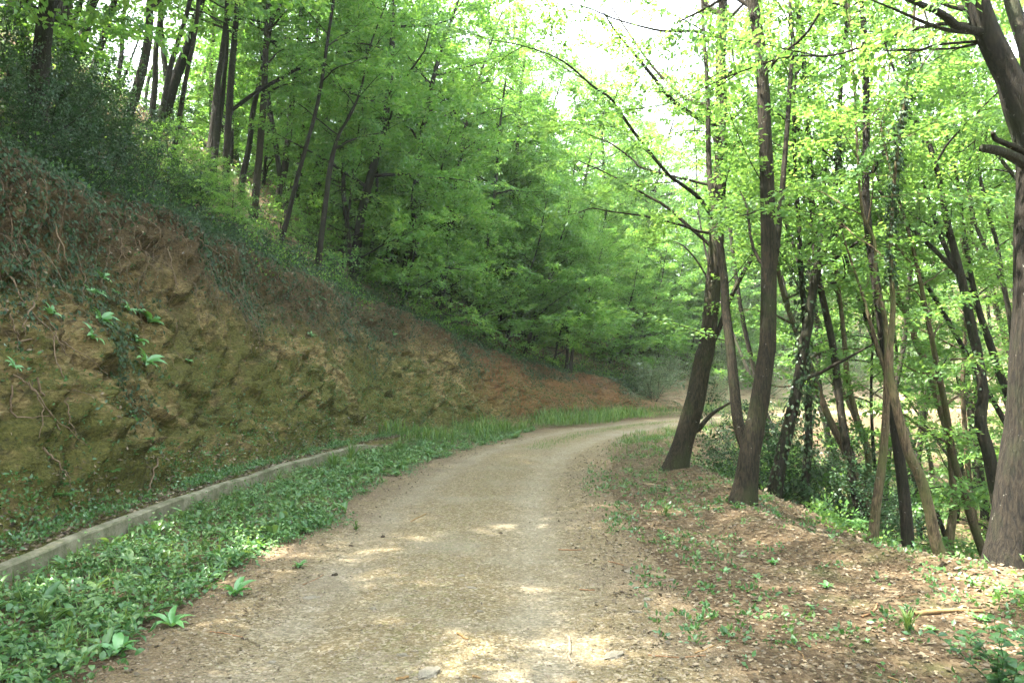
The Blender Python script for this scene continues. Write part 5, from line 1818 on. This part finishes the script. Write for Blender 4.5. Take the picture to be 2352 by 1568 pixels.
for pts, w, mat, nm, lab in (
        ([(1306, 1454), (1309, 1482), (1306, 1495), (1313, 1512)], 6.5, "wood_pale", "stick", "bleached crooked stick pointing at the viewer in the middle of the gravel"),
        ([(1283, 1257), (1310, 1260), (1336, 1261)], 3.0, "wood_brown", "twig", "straight dark red twig lying across the gravel, mid road"),
        ([(1397, 1288), (1414, 1292), (1432, 1297)], 2.6, "wood_brown", "twig", "red brown twig slanting right of the straight mid road twig"),
        ([(1331, 1349), (1366, 1352)], 3.0, "wood_brown", "twig", "short brown twig below the mid road twigs"),
        ([(1488, 1504), (1559, 1509), (1622, 1505)], 3.2, "wood_brown", "twig", "long reddish twig lying crosswise at lower right of the gravel"),
        ([(1596, 1500), (1620, 1492), (1642, 1482)], 3.6, "wood_tan", "stick", "tan twig slanting up from the long reddish twig"),
        ([(1296, 1566), (1324, 1559)], 9.0, "wood_tan", "stick", "short thick cut stick at the bottom edge"),
        ([(1051, 1454), (1074, 1467)], 6.5, "wood_tan", "stick", "short cut tan stick left of the bleached one"),
        ([(909, 1560), (939, 1555)], 7.5, "wood_tan", "stick", "short cut tan stick at the bottom, left of centre"),
        ([(1086, 1551), (1102, 1554)], 6.5, "wood_tan", "stick", "stubby stick at the bottom centre"),
        ([(943, 1196), (960, 1186), (980, 1177)], 2.4, "wood_tan", "twig", "thin tan twig on the left of the gravel, farther off"),
        ([(695, 1337), (720, 1325), (744, 1311)], 2.0, "wood_brown", "twig", "hair thin twig on the left gravel below the dark clod"),
        ([(483, 1449), (520, 1451), (558, 1455)], 2.6, "wood_brown", "twig", "thin red twig right of the large bright rosette"),
        ([(2098, 1415), (2150, 1409), (2200, 1405), (2262, 1409)], 12.0, "wood_tan", "log", "pale weathered log lying on the right shoulder"),
        ([(1978, 1421), (2004, 1414), (2012, 1400), (2015, 1392)], 6.0, "wood_brown", "stick", "bent brown stick left of the pale log"),
        ([(2057, 1377), (2107, 1369)], 3.0, "wood_brown", "twig", "straight twig above the pale log"),
        ([(2039, 1551), (2085, 1567)], 4.0, "wood_tan", "twig", "tan twig at the bottom right edge"),
        ([(1800, 1482), (1840, 1505), (1848, 1520)], 2.4, "wood_tan", "twig", "thin forked looking twig on the right shoulder, lower part"),
        ([(1715, 1190), (1740, 1188), (1780, 1200)], 3.0, "wood_pale", "twig", "pale twig on the shoulder below the tall tree"),
        ([(1440, 1456), (1452, 1460), (1466, 1466)], 2.0, "wood_pale", "twig", "tiny pale twig right of the wide grey slab"),
        ([(1573, 1402), (1576, 1422), (1588, 1432)], 2.6, "wood_pale", "twig", "small curved pale root sticking up at right of the gravel")):
    P = np.array([gpx(*q) for q in pts])
    rad = w * P[0][1] / F / 2
    P[:, 2] += rad * 0.8
    sp = smooth_path(P, 12)
    sp[1:-1] += rng.normal(0, rad * 0.25, sp[1:-1].shape)
    V, Fc, T = tube(sp, rad * np.linspace(1.0, 0.75, 12), 8, 0.12, rng.random() * 30)
    o = obj(nm, mesh(nm, V - P[0], Fc), M[mat], None, P[0])
    tag(o, lab, "log" if nm == "log" else "stick", GK)
for i, (px, py, w, lab) in enumerate(((770, 1312, 18, "dark clod with a sprig on the left of the gravel"), (806, 1246, 11, "small black cone or clod farther up the gravel, left"), (880, 1228, 14, "thin dark clod beside the black one, left gravel"),
                                      (1536, 1240, 12, "dark clod near the curled green leaf"), (1150, 1222, 9, "tiny dark clod in the upper middle of the gravel"))):
    p = gpx(px, py)
    me = stone_mesh(40 + i * 3.1, 0.6)
    me.materials.append(M["wood_dark"])
    single("dark_clod", me, p, 0.5 * w * p[1] / F, lab, "clod", "dark clods on the gravel")
# ------------------------------------------------------------------ names for the copied trees: where each shows
SHORT = ["the corner trunk", "the first leaning trunk", "the upright trunk", "the wide footed slanting trunk", "the trunk forking at the top edge", "the vine hung trunk", "the tall straight trunk", "the thin stem behind it",
         "the slim forked trunk", "the slim brown trunk", "the dark leaning trunk", "the bowed stem", "the pale slanting trunk", "the upright stem above the bend", "the slanting stem above the bend",
         "the trio's left stem", "the trio's crooked stem", "the trio's thickest trunk", "the trunk over the red cut", "the slim pair's left stem", "the slim pair's right stem",
         "the big leaning tree", "the forked road edge tree", "the V forked ivy tree", "the upright ivy trunk", "the Y forked trunk", "the left leaning ivy trunk", "the slender curved stem",
         "the S bent pale trunk", "the knobbly dark trunk", "the thin slanting trunk", "the wavy stem", "the massive right tree"]
MID = []
for (lab, pts, Y), sh in zip(HERO, SHORT):
    ys = [q[1] for q in pts]
    MID.append((sh, np.mean([q[0] for q in pts]), pts))
WHAT = {"tall": ("tall leafy tree", "tree", "trees of the hillside wood"), "sap": ("leafy sapling", "sapling", "saplings under the hillside wood"), "tallr": ("tall sunlit tree", "tree", "trees of the wood right of the road"),
        "polel": ("slim dark tree", "tree", "slim dark trees on the left hillside"),
        "pole": ("thin dark pole tree", "tree", "thin dark stems of the wood right of the road"),
        "palet": ("pale stemmed slender tree", "tree", "pale stemmed trees right of the road"), "sapr": ("sunlit sapling", "sapling", "saplings right of the road"),
        "bush": ("dark small leaved bush", "bush", "dark bushes"), "pale": ("grey green bush", "bush", "grey green bushes in the bend")}
count = {}
rows = []
for r, key, x, y, z in PLACED:
    what, cat, grp = WHAT[key]
    hgt = {"tall": 5, "sap": 1.6, "tallr": 4, "pole": 3, "polel": 3, "palet": 4, "sapr": 1.6, "bush": 0.6, "pale": 0.8}[key] * r.scale[0]
    px, py, dist = project((x, y, z + hgt)) if y > 1 else (0, 0, -1)
    if r.name.startswith("sapling"):
        what, cat, grp = "small bright sapling on the crest", "sapling", "saplings on the crest of the bank"
    elif cat == "sapling":
        r.name = "sapling"
    if dist < 0 or px < -250 or px > 2600:
        lab = what + " standing beside the viewer, outside the picture"
    else:
        near = "close" if dist < 15 else ("farther back" if dist < 24 else "far back")

        def xat(pts):
            a = sorted(pts, key=lambda q: q[1])
            return float(np.interp(py, [q[1] for q in a], [q[0] for q in a]))
        m = min(MID, key=lambda q: abs(xat(q[2]) - px))
        dx = px - xat(m[2])
        rel = "behind" if abs(dx) < 25 else ("just right of" if 0 < dx < 110 else ("just left of" if -110 < dx < 0 else ("right of" if dx > 0 else "left of")))
        lab = "%s %s, %s %s" % (what, near, rel, m[0])
    if len(lab.split()) > 13:
        lab = lab.replace('small bright sapling on the crest', 'small crest sapling')
    rows.append((r, lab, cat, grp, py))
by = {}
for row in rows:
    by.setdefault(row[1], []).append(row)
for lab, rs in by.items():
    rs.sort(key=lambda q: q[4])
    for i, (r, l, cat, grp, py) in enumerate(rs):
        if len(rs) == 2 and "outside" not in l:
            l = l + (", higher up" if i == 0 else ", lower down")
        elif len(rs) == 3 and "outside" not in l:
            l = l + (", highest", ", middle one", ", lowest")[i]
        tag(r, l, cat, grp)

# ------------------------------------------------------------------ the slightly hazy air of the wood
hv = bpy.data.meshes.new("haze")
xs, ys, zs = (-200, 200), (-45, 260), (-12, 45)
hv.from_pydata([(x, y, z) for x in xs for y in ys for z in zs], [], [(0, 1, 3, 2), (4, 6, 7, 5), (0, 4, 5, 1), (2, 3, 7, 6), (0, 2, 6, 4), (1, 5, 7, 3)])
hm = bpy.data.materials.new("haze")
hm.use_nodes = True
hm.node_tree.nodes.clear()
pv = hm.node_tree.nodes.new("ShaderNodeVolumePrincipled")
pv.inputs["Color"].default_value = (0.88, 0.99, 0.90, 1)
pv.inputs["Density"].default_value = 0.0006
pv.inputs["Anisotropy"].default_value = 0.3
mo = hm.node_tree.nodes.new("ShaderNodeOutputMaterial")
hm.node_tree.links.new(pv.outputs[0], mo.inputs["Volume"])
tag(obj("haze", hv, hm), kind="stuff")

# ------------------------------------------------------------------ light
SUN = nrm(np.array([[-0.58, -0.10, 1.0]]))[0]
el = math.asin(SUN[2])
az = math.atan2(SUN[0], SUN[1])
w = bpy.data.worlds.new("World")
sc.world = w
w.use_nodes = True
nt = w.node_tree
nt.nodes.clear()
sky = nt.nodes.new("ShaderNodeTexSky")
sky.sky_type = 'NISHITA'
sky.sun_disc = False
sky.sun_elevation = el
sky.sun_rotation = az
sky.dust_density = 2.5
sky.air_density = 1.0
bg = nt.nodes.new("ShaderNodeBackground")
bg.inputs["Strength"].default_value = 0.15
ow = nt.nodes.new("ShaderNodeOutputWorld")
hs = nt.nodes.new("ShaderNodeHueSaturation")      # thin bright cloud takes most of the blue out of the sky
hs.inputs["Saturation"].default_value = 0.35
nt.links.new(sky.outputs[0], hs.inputs["Color"])
nt.links.new(hs.outputs[0], bg.inputs[0])
nt.links.new(bg.outputs[0], ow.inputs[0])
sun = bpy.data.lights.new("sun", 'SUN')
sun.energy = 4.5
sun.angle = math.radians(0.55)
sun.color = (1.0, 0.93, 0.82)
so = bpy.data.objects.new("sun", sun)
COL.objects.link(so)
so.rotation_euler = Vector(-SUN).to_track_quat('-Z', 'Y').to_euler()
so.location = SUN * 60

sc.view_settings.view_transform = 'Standard'
sc.view_settings.look = 'None'
sc.view_settings.exposure = 3.8
sc.view_settings.gamma = 1.0
cy = sc.cycles
sc.render.engine = 'CYCLES'
cy.max_bounces = 8
cy.volume_bounces = 1
cy.volume_max_steps = 32
cy.diffuse_bounces = 6
cy.glossy_bounces = 2
cy.transmission_bounces = 6
cy.transparent_max_bounces = 4
cy.caustics_reflective = False
cy.caustics_refractive = False
cy.sample_clamp_indirect = 10
cy.sample_clamp_direct = 0
cy.use_adaptive_sampling = False
cy.use_denoising = True
cy.denoiser = 'OPENIMAGEDENOISE'
cy.denoising_input_passes = 'RGB_ALBEDO_NORMAL'
cy.denoising_prefilter = 'ACCURATE'
